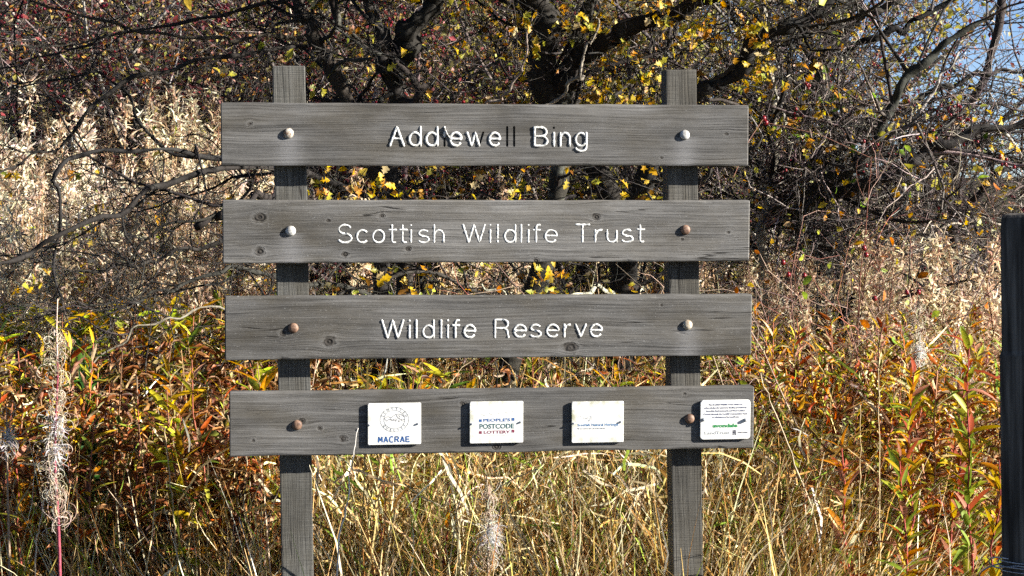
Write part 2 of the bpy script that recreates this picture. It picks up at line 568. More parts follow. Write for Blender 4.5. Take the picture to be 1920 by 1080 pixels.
CORNERS = [((414, 192), (1404, 197), (414, 311), (1403, 311)), ((416, 375), (1405, 376), (418, 494), (1406, 490)),
           ((422, 556), (1409, 553), (421, 676), (1410, 666)), ((429, 737), (1414, 725), (431, 857), (1413, 840))]
KNOTS = [[(469, 232, 5), (1362, 251, 3.5), (1240, 296, 3)],
         [(487, 408, 10), (487, 472, 9), (616, 413, 4), (716, 405, 6), (1118, 407, 8), (647, 477, 6), (766, 467, 5), (1004, 489, 7), (1279, 449, 3), (1366, 436, 4)],
         [(530, 625, 6), (617, 640, 11), (1068, 652, 13), (1240, 572, 3)],
         [(643, 823, 7), (600, 803, 4.5), (566, 789, 6), (868, 758, 6), (930, 838, 7), (475, 826, 4), (1284, 738, 4)]]
BOLTS = [[(541, 250, 'mix'), (1284, 253, 'pale')], [(545, 433, 'pale'), (1285, 431, 'rust')],
         [(550, 615, 'rust'), (1289, 609, 'cream')], [(557, 797, 'rust'), (1293, 785, 'rust')]]


def bolt_mat(name, c1, c2, f):
    t = NT(name)
    n1 = t.noise(t.obj(), 110.0, 4, 0.65)
    c = t.mix(t.ramp(n1, [(f - 0.08, 0.0), (f + 0.08, 1.0)]), c1, c2)
    return t.done(t.bsdf(c, 0.6, t.bump(n1, 0.5, 0.0008), spec=0.4))


BM = {'rust': bolt_mat('rusted bolt', (0.21, 0.125, 0.082), (0.085, 0.045, 0.028), 0.5), 'pale': bolt_mat('zinc bolt', (0.5, 0.5, 0.48), (0.26, 0.25, 0.23), 0.52),
      'mix': bolt_mat('half rusted bolt', (0.45, 0.42, 0.36), (0.2, 0.12, 0.07), 0.5), 'cream': bolt_mat('dull zinc bolt', (0.46, 0.41, 0.32), (0.24, 0.18, 0.12), 0.52)}


def bolt_mesh(mat):
    bm = bmesh.new()
    prof = [(0.0119, 0.003), (0.0119, -0.0008), (0.0116, -0.0020), (0.0106, -0.0042), (0.0084, -0.0058), (0.0055, -0.0069), (0.002, -0.0073)]
    rings = [[bm.verts.new((r * math.cos(a), y, r * math.sin(a))) for a in np.arange(18) * 2 * math.pi / 18] for r, y in prof]
    for a, b in zip(rings[:-1], rings[1:]):
        for i in range(18): bm.faces.new((a[i], a[(i + 1) % 18], b[(i + 1) % 18], b[i]))
    bm.faces.new(rings[-1])
    bmesh.ops.recalc_face_normals(bm, faces=bm.faces)
    return bm_mesh('bolt', bm, mat, True)


BOLT_ME = {k: bolt_mesh(m) for k, m in BM.items()}


def box_mesh(name, sx, sy, sz, mat, bev=0.003, seg=2):
    bm = bmesh.new()
    bmesh.ops.create_cube(bm, size=1.0)
    bmesh.ops.scale(bm, vec=(sx, sy, sz), verts=bm.verts)
    bmesh.ops.bevel(bm, geom=list(bm.edges), offset=bev, segments=seg, affect='EDGES', profile=0.6)
    return bm_mesh(name, bm, mat)


def plank_mesh(ln, th, ht, mat, seed, r=0.004):
    """board with worn, slightly wavering arrises; closed so letters can be routed into it"""
    rng = np.random.default_rng(seed)
    n = 60
    cs = []
    for cy, cz, a0 in ((1, 1, 0), (-1, 1, 90), (-1, -1, 180), (1, -1, 270)):
        for q in (0, 45, 90):
            a = math.radians(a0 + q)
            cs.append((cy, cz, math.cos(a), math.sin(a)))
    xs = np.concatenate([[-ln / 2], np.linspace(-ln / 2 + .0025, ln / 2 - .0025, n), [ln / 2]])
    def wav(a):
        w = rng.normal(size=len(xs)); w = np.convolve(np.pad(w, 2, 'edge'), np.ones(5) / 5, 'valid'); return w * a
    rr = {k: r * np.clip(1 + wav(.9) + (rng.uniform(size=len(xs)) < .05) * rng.uniform(0, 1.0, len(xs)), .45, 2.2) for k in range(4)}
    dz = {1: wav(.0009), -1: wav(.0009)}
    bm = bmesh.new(); rings = []
    for i, x in enumerate(xs):
        ins = .002 if i in (0, len(xs) - 1) else 0
        ring = []
        for k, (cy, cz, c, s_) in enumerate(cs):
            q = rr[k // 3][i]
            ring.append(bm.verts.new((x, cy * (th / 2 - q - ins) + q * c, cz * (ht / 2 - q - ins) + q * s_ + dz[cz][i])))
        rings.append(ring)
    m = len(cs)
    for A, B in zip(rings[:-1], rings[1:]):
        for k in range(m): bm.faces.new((A[k], A[(k + 1) % m], B[(k + 1) % m], B[k]))
    bm.faces.new(rings[0]); bm.faces.new(rings[-1])
    bmesh.ops.recalc_face_normals(bm, faces=bm.faces)
    return bm_mesh('plank', bm, mat)


def capsule(bm, a, b, r, y0, y1, n=7):
    """prism with rounded ends between a and b (x, z), from y0 to y1"""
    a = np.array(a, float); b = np.array(b, float)
    t = (b - a) / (np.linalg.norm(b - a) + 1e-9); ang = math.atan2(t[1], t[0])
    pts = [b + r * np.array([math.cos(ang + q), math.sin(ang + q)]) for q in np.linspace(-math.pi / 2, math.pi / 2, n)]
    pts += [a + r * np.array([math.cos(ang + q), math.sin(ang + q)]) for q in np.linspace(math.pi / 2, 3 * math.pi / 2, n)]
    f = [bm.verts.new((p[0], y0, p[1])) for p in pts]; k = [bm.verts.new((p[0], y1, p[1])) for p in pts]
    bm.faces.new(f); bm.faces.new(k[::-1])
    m = len(pts)
    for i in range(m): bm.faces.new((f[i], k[i], k[(i + 1) % m], f[(i + 1) % m]))


STROKE_R = 0.0030
PLANKS = []
for pi in range(4):
    c = [uv(*q) for q in CORNERS[pi]]
    cu = sum(q[0] for q in c) / 4 - U0; cv = sum(q[1] for q in c) / 4
    ln = (c[1][0] - c[0][0] + c[3][0] - c[2][0]) / 2
    ht = (c[0][1] - c[2][1] + c[1][1] - c[3][1]) / 2
    an = math.atan2(c[1][1] - c[0][1] + c[3][1] - c[2][1], 2 * ln)

    def loc2(px, py, cu=cu, cv=cv, an=an):
        u, v = uv(px, py); u -= U0 + cu; v -= cv
        return u * math.cos(an) + v * math.sin(an), -u * math.sin(an) + v * math.cos(an)

    mat = mat_wood('weathered plank %d' % pi, [(*loc2(x, y), r * 0.00125) for x, y, r in KNOTS[pi]],
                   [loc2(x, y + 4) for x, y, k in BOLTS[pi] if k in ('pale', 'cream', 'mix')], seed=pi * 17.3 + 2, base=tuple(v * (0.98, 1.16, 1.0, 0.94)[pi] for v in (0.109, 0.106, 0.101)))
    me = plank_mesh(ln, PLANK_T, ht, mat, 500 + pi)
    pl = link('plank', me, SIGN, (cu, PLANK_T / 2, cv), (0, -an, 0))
    F = -PLANK_T / 2
    cut = bmesh.new(); ncut = 0
    if pi < 3:
        _, top, base, _x, letters = TEXT[pi]
        x0, zb = loc2(letters[0][1], base)
        lrng = np.random.default_rng(40 + pi)
        for li, (ch, xa, xb) in enumerate(letters):
            fa = (0.5 * (xa + xb) - letters[0][1]) / (letters[-1][2] - letters[0][1])
            xl, z0 = loc2(xa, base); xr, z1 = loc2(xb, base); _, zt = loc2(xa, top)
            z0 = zb; cap = 0.0432 if pi == 0 else 0.0412
            S = [[(xl + (xr - xl) * q[0], z0 + cap * q[1]) for q in s] for s in STROKES[ch]]
            lift = {0: 0.0012, 1: 0.0, 2: 0.0006}[pi] * lrng.uniform(0.3, 1.4)
            grooves = []
            if pi == 0 and ch == 'l': grooves, S = S, []
            if pi == 0 and li == 3:                       # the i of the first word has lost most of its stem
                xm = (xl + xr) / 2
                grooves = [[(xm, z0 + cap * .42), (xm, z0)]]
                S = [[(xm, z0 + cap * .70), (xm, z0 + cap * .5)], S[1]]
            if pi == 0 and ch == 'w':                      # last arm of the w is gone
                grooves = [S[0][3:]]; S = [S[0][:4]]
            if pi == 0 and li == 10:                       # and the dot of the second i
                grooves = [S[1]]; S = S[:1]
            for g in grooves:
                capsule(cut, g[0], (g[-1][0], g[-1][1] + 1e-5), STROKE_R * 0.85, F - 0.01, F + 0.009); ncut += 1
            if S:
                a = Acc()
                org = np.array([(xl + xr) / 2, z0])
                for s in S: stroke_mesh(a, np.array(s) - org, STROKE_R * (0.95, 0.84, 0.92)[pi] * lrng.uniform(0.9, 1.06), (0.0013, 0.0007, 0.0011)[pi], 0.09, lrng, lift)
                if pi == 0 and li == 3:                    # a loose strand of infill hanging from the dot
                    xm = (xl + xr) / 2
                    stroke_mesh(a, np.array([(xm, z0 + cap * .97), (xm + .006, z0 + cap * .62), (xm + .011, z0 + cap * .45)]) - org, 0.0009, 0.001, 0.1, lrng, 0.004)
                a.build('letter', M_LETTER, pl, True, loc=(org[0], F, org[1]))
    for k in KNOTS[pi]:
        pass
    if ncut:
        cme = bpy.data.meshes.new('cut'); cut.to_mesh(cme)
        co = bpy.data.objects.new('cut', cme); COL.objects.link(co)
        co.parent = SIGN; co.location = pl.location; co.rotation_euler = pl.rotation_euler
        md = pl.modifiers.new('b', 'BOOLEAN'); md.object = co; md.operation = 'DIFFERENCE'; md.solver = 'EXACT'
        bpy.context.view_layer.update()
        dg = bpy.context.evaluated_depsgraph_get()
        nm = bpy.data.meshes.new_from_object(pl.evaluated_get(dg))
        pl.modifiers.clear()
        pl.data = nm; nm.name = 'plank'
        nm.materials.clear(); nm.materials.append(mat)
        bpy.data.objects.remove(co)
    cut.free()
    for x, y, k in BOLTS[pi]:
        bx, bz = loc2(x, y)
        o = link('bolt', BOLT_ME[k], pl, (bx, F, bz), (0, RNG.uniform(0, 6), 0))
    PLANKS.append((pl, loc2))

# ---- posts
M_POST = mat_wood('sawn grey post', [(0.012, 0.2, 0.007), (-0.02, 1.0, 0.006)], base=(0.1, 0.098, 0.089), seed=91, axis='z')
M_POST2 = mat_wood('sawn grey post darker', [(0.012, 0.6, 0.006)], base=(0.085, 0.081, 0.071), seed=53, axis='z')
for (tl, tr, bl, br, m) in (((511, 123), (572, 123), (527, 1060), (589, 1060), M_POST), ((1250, 130), (1305, 130), (1261, 1060), (1320, 1060), M_POST2)):
    a, b, c, d = (uv(*q, back=PLANK_T) for q in (tl, tr, bl, br))
    tu, tv = (a[0] + b[0]) / 2 - U0, a[1]
    bu, bv = (c[0] + d[0]) / 2 - U0, c[1]
    w = 0.0745; dep = 0.055
    sl = (tu - bu) / (tv - bv)
    z0 = -0.4; L = tv - z0
    cz = (tv + z0) / 2; cu = tu - sl * (tv - cz)
    link('post', box_mesh('post', w, dep, L, m, 0.0025), SIGN, (cu, PLANK_T + dep / 2 + 0.0005, cz), (0, math.atan(sl), 0))

# ---- plaques
def plaque_mat(name, dirt):
    t = NT(name)
    o = t.obj()
    n1 = t.noise(o, 45.0, 4); x, y, z = t.xyz(o)
    ed = t.math('MAXIMUM', t.math('DIVIDE', t.math('ABSOLUTE', x), 0.060), t.math('DIVIDE', t.math('ABSOLUTE', z), 0.046))
    f = t.math('MULTIPLY', t.ramp(n1, [(0.42, 0.0), (0.68, 1.0)]), t.ramp(ed, [(0.7, 0.2), (1.0, 1.0)]))
    c = t.mix(t.math('MULTIPLY', f, dirt), (0.68, 0.68, 0.66), (0.36, 0.36, 0.24))
    return t.done(t.bsdf(c, 0.35, t.bump(n1, 0.1, 0.0004), spec=0.5))


def ink(name, col, fade=0.35):
    t = NT(name)
    n1 = t.noise(t.obj(), 260.0, 3, 0.6)
    c = t.mix(t.ramp(n1, [(0.5, 0.0), (0.68, fade)]), col, (0.8, 0.8, 0.8))
    return t.done(t.bsdf(c, 0.5, spec=0.3))


def rounded_plate(w, h, t, r, mat):
    bm = bmesh.new()
    pts = []
    for cx, cz, a0 in ((w / 2 - r, h / 2 - r, 0), (-w / 2 + r, h / 2 - r, 90), (-w / 2 + r, -h / 2 + r, 180), (w / 2 - r, -h / 2 + r, 270)):
        pts += [(cx + r * math.cos(math.radians(a0 + q)), cz + r * math.sin(math.radians(a0 + q))) for q in np.linspace(0, 90, 6)]
    k = [bm.verts.new((x, t / 2, z)) for x, z in pts]; f = [bm.verts.new((x, -t / 2 + .0008, z)) for x, z in pts]
    g = [bm.verts.new((x * (1 - .0016 / w), -t / 2, z * (1 - .0016 / h))) for x, z in pts]
    m = len(pts)
    for A, B in ((k, f), (f, g)):
        for i in range(m): bm.faces.new((A[i], A[(i + 1) % m], B[(i + 1) % m], B[i]))
    bm.faces.new(g); bm.faces.new(k[::-1])
    bmesh.ops.recalc_face_normals(bm, faces=bm.faces)
    return bm_mesh('plaque', bm, mat)


def text_mesh(s, size, mat, bold=0.0, sx=1.0, width=None, align='CENTER'):
    cu = bpy.data.curves.new('t', 'FONT')
    cu.body = s; cu.size = size; cu.align_x = align; cu.align_y = 'CENTER'; cu.offset = bold; cu.extrude = 0.00012; cu.resolution_u = 3
    o = bpy.data.objects.new('t', cu); COL.objects.link(o)
    bpy.context.view_layer.update()
    me = bpy.data.meshes.new_from_object(o.evaluated_get(bpy.context.evaluated_depsgraph_get()))
    bpy.data.objects.remove(o)
    v = np.zeros(len(me.vertices) * 3); me.vertices.foreach_get('co', v); v = v.reshape(-1, 3)
    if width: sx = width / (v[:, 0].max() - v[:, 0].min())
    v = np.stack([v[:, 0] * sx, -v[:, 2], v[:, 1]], 1)
    me.vertices.foreach_set('co', v.astype(np.float32).ravel()); me.update()
    me.name = 'print'; me.materials.clear(); me.materials.append(mat)
    return me


def line_mesh(paths, w, mat):
    a = Acc()
    for p in paths:
        p = np.array(p, float)
        t = norm(np.gradient(p, axis=0)); s = np.stack([-t[:, 1], t[:, 0]], 1) * w / 2
        P = np.stack([p[:, 0], np.full(len(p), -0.0001), p[:, 1]], 1)[None]
        ribbons(a, P, np.stack([s[:, 0], 0 * s[:, 0], s[:, 1]], 1)[None], np.zeros((1, 3)))
    return a.mesh('print', mat)


def rect(x0, z0, x1, z1):
    return [[(x0, (z0 + z1) / 2), (x1, (z0 + z1) / 2)]], abs(z1 - z0)


SCREW_M = mat_plain('weathered screw cap', (0.6, 0.62, 0.64), 0.5, 0.4, nscale=120)
def screw_mesh(r, h):
    bm = bmesh.new()
    prof = [(r, 0.0), (r, -h * .75), (r * .75, -h), (r * .2, -h * 1.02)]
    rings = [[bm.verts.new((q * math.cos(a), y, q * math.sin(a))) for a in np.arange(10) * 2 * math.pi / 10] for q, y in prof]
    for a, b in zip(rings[:-1], rings[1:]):
        for i in range(10): bm.faces.new((a[i], a[(i + 1) % 10], b[(i + 1) % 10], b[i]))
    bm.faces.new(rings[-1]); bmesh.ops.recalc_face_normals(bm, faces=bm.faces)
    return bm_mesh('screw', bm, SCREW_M, True)


SCREW_S = screw_mesh(0.0024, 0.0035); SCREW_B = screw_mesh(0.0042, 0.0062)
MM = 0.001
PL4, LOC4 = PLANKS[3]
AN4 = -PL4.rotation_euler.y
PLQ = [((689, 756), (789, 832), 3, 0.5), ((880, 753), (980, 829), 3, 0.7), ((1071, 753), (1168, 828), 2.6, 1.0), ((1312, 750), (1405, 822), 7, 0.2)]
PLABEL = ['white plaque with a round hill emblem and blue block lettering', 'white plaque with three rows of coloured lettering', 'white plaque with faded pale blue lettering', 'white round-cornered plaque with small text and green lettering']
INK_BLUE = ink('blue ink', (0.012, 0.08, 0.26), 0.2); INK_GREY = ink('grey ink', (0.05, 0.07, 0.1), 0.25); INK_TEAL = ink('teal ink', (0.008, 0.075, 0.085), 0.15)
INK_RED = ink('crimson ink', (0.17, 0.012, 0.045), 0.2); INK_LB = ink('pale blue ink', (0.05, 0.17, 0.36), 0.4); INK_GREEN = ink('green ink', (0.012, 0.22, 0.05), 0.15)
INK_LG = ink('pale grey ink', (0.2, 0.22, 0.24), 0.4); INK_DK = ink('dark ink', (0.03, 0.03, 0.05), 0.3); INK_FAINT = ink('faint ink', (0.4, 0.42, 0.38), 0.6); INK_TXT = ink('text ink', (0.07, 0.08, 0.16), 0.25)
for qi, (p0, p1, rr, dirt) in enumerate(PLQ):
    (ax, az), (bx, bz) = uv(*p0), uv(*p1)
    w, h = bx - ax, az - bz
    me = rounded_plate(w, h, 0.0045, rr * MM * 1.2, plaque_mat('white plaque %d' % qi, dirt))
    q = link('plaque', me, SIGN, ((ax + bx) / 2 - U0, -0.0052, (az + bz) / 2), (0, -AN4 - math.radians(0.1), 0))
    q['label'] = PLABEL[qi]
    F = -0.00225 - 0.0002

    def put(me, x, z, name='lettering'):
        return link(name, me, q, (x, F, z))

    def fx(px): return (px - p0[0]) / (p1[0] - p0[0]) * w - w / 2
    def fz(py): return h / 2 - (py - p0[1]) / (p1[1] - p0[1]) * h

    if qi == 0:
        cap = 0.0132; adv = (770 - 707) * 1.22 * MM / 6.0; lw = adv * .68
        caps = {'M': [[(0, 0), (.06, 1)], [(.06, 1), (.5, .25)], [(.5, .25), (.94, 1)], [(.94, 1), (1, 0)]], 'A': [[(0, 0), (.5, 1)], [(.5, 1), (1, 0)], [(.2, .33), (.8, .33)]],
                'C': [arc(.55, .5, .55, .5, 50, 310, 12)], 'R': [[(0, 0), (0, 1)], [(0, .93), (.55, .95)] + arc(.55, .73, .4, .22, 90, -90, 7) + [(0, .48)], [(.5, .5), (1, 0)]],
                'E': [[(0, 0), (0, 1)], [(0, .94), (.9, .94)], [(0, .5), (.8, .5)], [(0, .06), (.95, .06)]]}
        for k, ch in enumerate('MACRAE'):
            put(line_mesh([[((u - .5) * lw, (v - .5) * cap) for u, v in st_] for st_ in caps[ch]], 0.0029, INK_BLUE), fx(738.5) + (k - 2.5) * adv, fz(822))
        cx, cz = fx(739), fz(786); R1, R2 = 0.0332, 0.0245
        circ = lambda r: [(r * math.cos(a), r * 0.875 * math.sin(a)) for a in np.linspace(0, 2 * math.pi, 49)]
        put(line_mesh([circ(R1), circ(R2)], 0.0007, INK_GREY), cx, cz, 'emblem')
        for word, a0, a1, s in (('SCOTTISH', 160, 20, 1), ('QUALITY', 215, 325, -1)):
            for k, ch in enumerate(word):
                a = math.radians(a0 + (a1 - a0) * k / (len(word) - 1))
                o = put(text_mesh(ch, 0.0075, INK_GREY), cx + 0.0288 * math.cos(a), cz + 0.0288 * .875 * math.sin(a))
                o.rotation_euler = (0, (math.pi / 2 - a) if s > 0 else (-math.pi / 2 - a), 0)
        hill = [[(-.023, .004), (-.018, .0075), (-.013, .008), (-.008, .005), (-.003, .009), (.004, .0135), (.010, .014), (.016, .0125), (.022, .008)],
                [(-.008, .005), (-.012, .002), (-.006, .0015)], [(.004, .0135), (.006, .008), (.010, .004), (.014, .0025)], [(.008, .0105), (.013, .009), (.012, .006)]]
        rg = np.random.default_rng(3)
        for k in range(30):
            x = rg.uniform(-.023, .022); z = rg.uniform(-.0035, .003); hill.append([(x, z), (x + rg.uniform(.001, .004), z + rg.uniform(-.001, .001))])
        put(line_mesh(hill, 0.0009, INK_DK), cx, cz - .001, 'emblem')
    elif qi == 1:
        put(text_mesh("PEOPLE'S", 0.0095, INK_BLUE, 0.0002, width=52 * 1.22 * MM), fx(930.5), fz(787))
        put(text_mesh('POSTCODE', 0.0155, INK_TEAL, 0.0003, width=67 * 1.22 * MM), fx(930.5), fz(798.5))
        put(text_mesh('LOTTERY', 0.0095, INK_RED, 0.0002, width=51 * 1.22 * MM), fx(930.5), fz(809))
        for (x, y, mt) in ((900, 787.5, INK_BLUE), (961, 786, INK_BLUE), (900, 809, INK_RED), (961, 807.5, INK_RED)):
            p, wd = rect(-.0032, -.0033, .0032, .0033)
            put(line_mesh(p, wd, mt), fx(x), fz(y), 'printed_square')
        rg = np.random.default_rng(5)
        sk = [[(x, .002 * math.sin(x * 300 + s) + .0018 * s) for x in np.linspace(-.038 + .02 * s, -.018 + .02 * s, 9)] for s in range(4)]
        put(line_mesh(sk, 0.0006, INK_FAINT), fx(930), fz(777), 'faded_sketch')
        put(line_mesh([[(-.04, 0), (.04, 0.0004)]], 0.0005, INK_FAINT), fx(930), fz(815), 'printed_rule')
    elif qi == 2:
        put(text_mesh('Scottish Natural Heritage', 0.0085, INK_LB, 0.00012, width=80 * 1.22 * MM), fx(1120), fz(795.5))
        put(text_mesh('All of nature for all of Scotland', 0.0045, INK_LG, 0.0, width=55 * 1.22 * MM), fx(1107), fz(802))
        rg = np.random.default_rng(9)
        sk = []
        for k in range(16):
            x, z = rg.uniform(-.016, .016), rg.uniform(-.005, .006)
            sk.append([(x, z), (x + rg.uniform(.001, .004), z + rg.uniform(-.003, .003)), (x + rg.uniform(.003, .006), z + rg.uniform(-.003, .003))])
        put(line_mesh(sk, 0.0006, INK_LG), fx(1095), fz(784), 'faded_sketch')
    else:
        for k, (s, wd) in enumerate((('The Scottish Wildlife Trust wishes to', 68), ('acknowledge the generous funding provided by', 86), ('Avondale Environmental and West Lothian', 78),
                                     ('Council through the Landfill Communities Fund', 88), ('as administered by LandTrust', 54))):
            put(text_mesh(s, 0.0048, INK_TXT, 0.0001, width=wd * 1.22 * MM), fx(1358.5 if k != 4 else 1359), fz(758.5 + 5.7 * k))
        put(text_mesh('avondale', 0.0115, INK_GREEN, 0.0005, width=50 * 1.22 * MM), fx(1358), fz(797))
        put(text_mesh('LandTrust', 0.0100, INK_LG, 0.0, width=50 * 1.22 * MM), fx(1343), fz(810))
        for (x0, z0, x1, z1) in ((-.004, .004, .004, .0062), (-.0042, -.0006, .004, .0034), (-.004, -.0052, -.0012, -.0010), (.0004, -.0046, .0018, -.0010), (.0026, -.0056, .0042, -.0010)):
            p, wd = rect(x0, z0, x1, z1)
            p = [[(a, b) for a, b in p[0]]]
            put(line_mesh(p, wd, INK_DK), fx(1375.5), fz(810), 'printed_crest')
        put(text_mesh('West Lothian', 0.0038, INK_DK, 0.0001, width=20 * 1.22 * MM), fx(1391), fz(809.5))
    sc = {0: ((692.5, 795), (783.5, 794)), 1: ((884, 793), (975.5, 791)), 2: ((1075, 792), (1163, 790.5)), 3: ((1318, 785), (1396, 787))}[qi]
    for sx, sy in sc:
        link('screw', SCREW_B if qi == 3 else SCREW_S, q, (fx(sx), -0.00225, fz(sy)))

# ================================================================== plant tissue
M_LEAF = mat_leaf('autumn leaf tissue', 0.35, 0.5, 0.35)
M_DRY = mat_leaf('dry stalk and leaf tissue', 0.22, 0.7, 0.15, 0.35)
M_FLUFF = mat_leaf('seed fluff', 0.4, 0.9, 0.05, 0.15, 1.0)
M_BARK = mat_bark('hawthorn bark', 70, (0.17, 0.175, 0.14), 0.55)
M_TWIG = mat_bark('twig bark', 160, (0.2, 0.2, 0.17), 0.25, 0.6)
M_BERRY = mat_plain('red berry skin', (0.2, 0.008, 0.014), 0.3, 0.5, nscale=90, var=0.4)
M_STEM = mat_bark('green stem', 120, (0.2, 0.2, 0.1), 0.1, 0.7)


def px_of(P):
    """photo pixel of world points"""
    d = P - np.array([0, 0, EYE])
    f = d[:, 1] * math.cos(PITCH) - d[:, 2] * math.sin(PITCH)
    u = d[:, 1] * math.sin(PITCH) + d[:, 2] * math.cos(PITCH)
    return 960 + FPX * d[:, 0] / f, 540 - FPX * u / f


# ---- leaf templates: x = midrib, 3 verts a station
def leaf_template(xs, hw, fold=0.3, curl=0.3):
    v = []
    for x, w in zip(xs, hw):
        z = -curl * x * x
        v += [(x, -w, z + fold * w), (x, 0, z), (x, w, z + fold * w)]
    f = []
    for i in range(len(xs) - 1):
        b = 3 * i
        f += [(b, b + 1, b + 4, b + 3), (b + 1, b + 2, b + 5, b + 4)]
    return np.array(v), np.array(f)


LANCE = leaf_template([0, .2, .45, .75, 1], [.008, .075, .09, .06, .004], 0.4, 0.25)
LANCE_CURL = leaf_template([0, .2, .45, .7, .8], [.008, .07, .085, .06, .01], 0.9, 0.9)
CRUMPLE = (np.array([(0, -.01, 0), (0, 0, 0), (0, .01, 0), (.22, -.10, .10), (.2, 0, .02), (.26, .07, .12), (.5, -.05, .02), (.46, .02, -.08), (.55, .13, .0), (.62, -.10, -.16), (.66, 0, -.24), (.7, .06, -.12), (.72, -.02, -.40), (.7, .01, -.42), (.66, .03, -.38)]), LANCE_CURL[1])
HAW = [leaf_template([0, .22, .34, .40, .56, .66, .70, .86, 1], [.015, .05, .36, .20, .12, .42, .26, .22, .02], .35, .25),
       leaf_template([0, .20, .36, .46, .58, .72, .80, 1], [.015, .08, .33, .14, .38, .34, .14, .02], .2, -.15),
       leaf_template([0, .25, .40, .48, .66, .78, .9, 1], [.015, .1, .40, .22, .36, .2, .16, .02], .6, .5)]
ROUND = leaf_template([0, .25, .55, .85, 1], [.02, .24, .3, .18, .01], .2, .25)

YEL = [(0.6, 0.4, 0.05), (0.62, 0.47, 0.11), (0.52, 0.3, 0.04), (0.42, 0.38, 0.07), (0.5, 0.22, 0.03), (0.26, 0.28, 0.05), (0.24, 0.12, 0.03), (0.6, 0.48, 0.26)]
YELP = [.19, .17, .15, .14, .09, .09, .1, .07]
AUT = [(0.62, 0.27, 0.05), (0.52, 0.14, 0.05), (0.7, 0.46, 0.08), (0.33, 0.08, 0.04), (0.25, 0.3, 0.05), (0.46, 0.45, 0.08), (0.64, 0.36, 0.25), (0.7, 0.57, 0.33), (0.14, 0.06, 0.03)]
AUTP = [.13, .1, .19, .07, .08, .11, .11, .14, .07]
BRN = [(0.27, 0.115, 0.05), (0.14, 0.055, 0.028), (0.42, 0.22, 0.1), (0.54, 0.36, 0.2), (0.08, 0.035, 0.02), (0.36, 0.13, 0.055), (0.18, 0.18, 0.045)]
BRNP = [.24, .18, .18, .12, .12, .1, .06]
GRY = [(0.5, 0.46, 0.07), (0.34, 0.38, 0.05), (0.62, 0.45, 0.06), (0.55, 0.26, 0.04), (0.15, 0.22, 0.04), (0.62, 0.5, 0.24)]
GRYP = [.25, .22, .2, .13, .1, .1]
FLF = [(0.78, 0.68, 0.5), (0.66, 0.54, 0.38), (0.84, 0.77, 0.62), (0.48, 0.35, 0.24), (0.66, 0.5, 0.4)]
STRAW = [(0.66, 0.48, 0.24), (0.75, 0.62, 0.4), (0.42, 0.26, 0.1), (0.56, 0.44, 0.16), (0.3, 0.16, 0.06), (0.24, 0.32, 0.06), (0.8, 0.72, 0.52)]
STRAWP = [.25, .2, .14, .07, .14, .1, .1]


def stem_path(h, lean, rng, k=9):
    t = np.linspace(0, 1, k)
    a = rng.uniform(0, 6.28)
    p = np.stack([lean * h * t ** 1.6 * math.cos(a), lean * h * t ** 1.6 * math.sin(a), h * t], 1)
    p[1:-1, :2] += rng.normal(size=(k - 2, 2)) * 0.008
    return p


def on_stem(p, t):
    q = t * (len(p) - 1); i = np.minimum(q.astype(int), len(p) - 2); f = (q - i)[:, None]
    return p[i] * (1 - f) + p[i + 1] * f


def curls(acc, base, out, L, rng, r, col, k=9, turn=(3.5, 6.5), flat=False):
    """pods split into curling strands: start along out, then roll up"""
    n = len(base)
    up = np.array([0, 0, 1.0])
    e1 = norm(out + up * rng.uniform(0.1, 1.1, (n, 1)))
    e2 = norm(np.cross(e1, norm(np.cross(e1, up + 0.3 * rng.normal(size=(n, 3))))))
    e2 *= rng.choice([-1, 1], (n, 1), p=[0.7, 0.3])
    tt = np.linspace(0, 1, k)
    ang = rng.uniform(*turn, (n, 1)) * tt[None] ** 1.7
    st = (np.asarray(L) / (k - 1))[:, None]
    xs = np.concatenate([np.zeros((n, 1)), np.cumsum(np.cos(ang[:, 1:]) * st, 1)], 1)
    ys = np.concatenate([np.zeros((n, 1)), np.cumsum(np.sin(ang[:, 1:]) * st, 1)], 1)
    P = base[:, None] + e1[:, None] * xs[..., None] + e2[:, None] * ys[..., None]
    P += 0.15 * xs[..., None] * np.cross(e1, e2)[:, None] * rng.normal(size=(n, 1, 1))
    if flat:
        S = np.cross(e1, e2)[:, None] * (r * np.linspace(1, .35, k))[None, :, None] * np.ones((n, 1, 1))
        S = S + 0.4 * r * rng.normal(size=(n, 1, 3))
        ribbons(acc, P, S, col)
    else:
        tubes(acc, P, np.ones((n, 1)) * (r * np.linspace(1, .5, k))[None], 3, col)


def leaves_on(acc, stem, n, t0, t1, Lr, rng, cols, p, droop=0.0, tmpl=LANCE, width=1.0):
    t = np.sort(rng.uniform(t0, t1, n))
    pos = on_stem(stem, t)
    a = np.arange(n) * 2.4 + rng.normal(size=n) * 0.5
    el = rng.normal(0.55 - droop, 0.3, n)
    out = np.stack([np.cos(a) * np.cos(el), np.sin(a) * np.cos(el), np.sin(el)], 1)
    M = frame(out, np.array([0, 0, 1.0]) + 0.35 * rng.normal(size=(n, 3)))
    L = rng.uniform(*Lr, n) * (1.15 - 0.45 * t)
    C = pal(cols, n, rng, 0.22, p)
    if acc is not None:
        tv = tmpl[0] * np.array([1, width, 1])
        scatter(acc, tv, tmpl[1], pos, M, L, C)
    return pos, M, L, C


def proto(name, parts):
    """a hidden-nowhere prototype: list of (part name, mesh)"""
    return (name, parts)


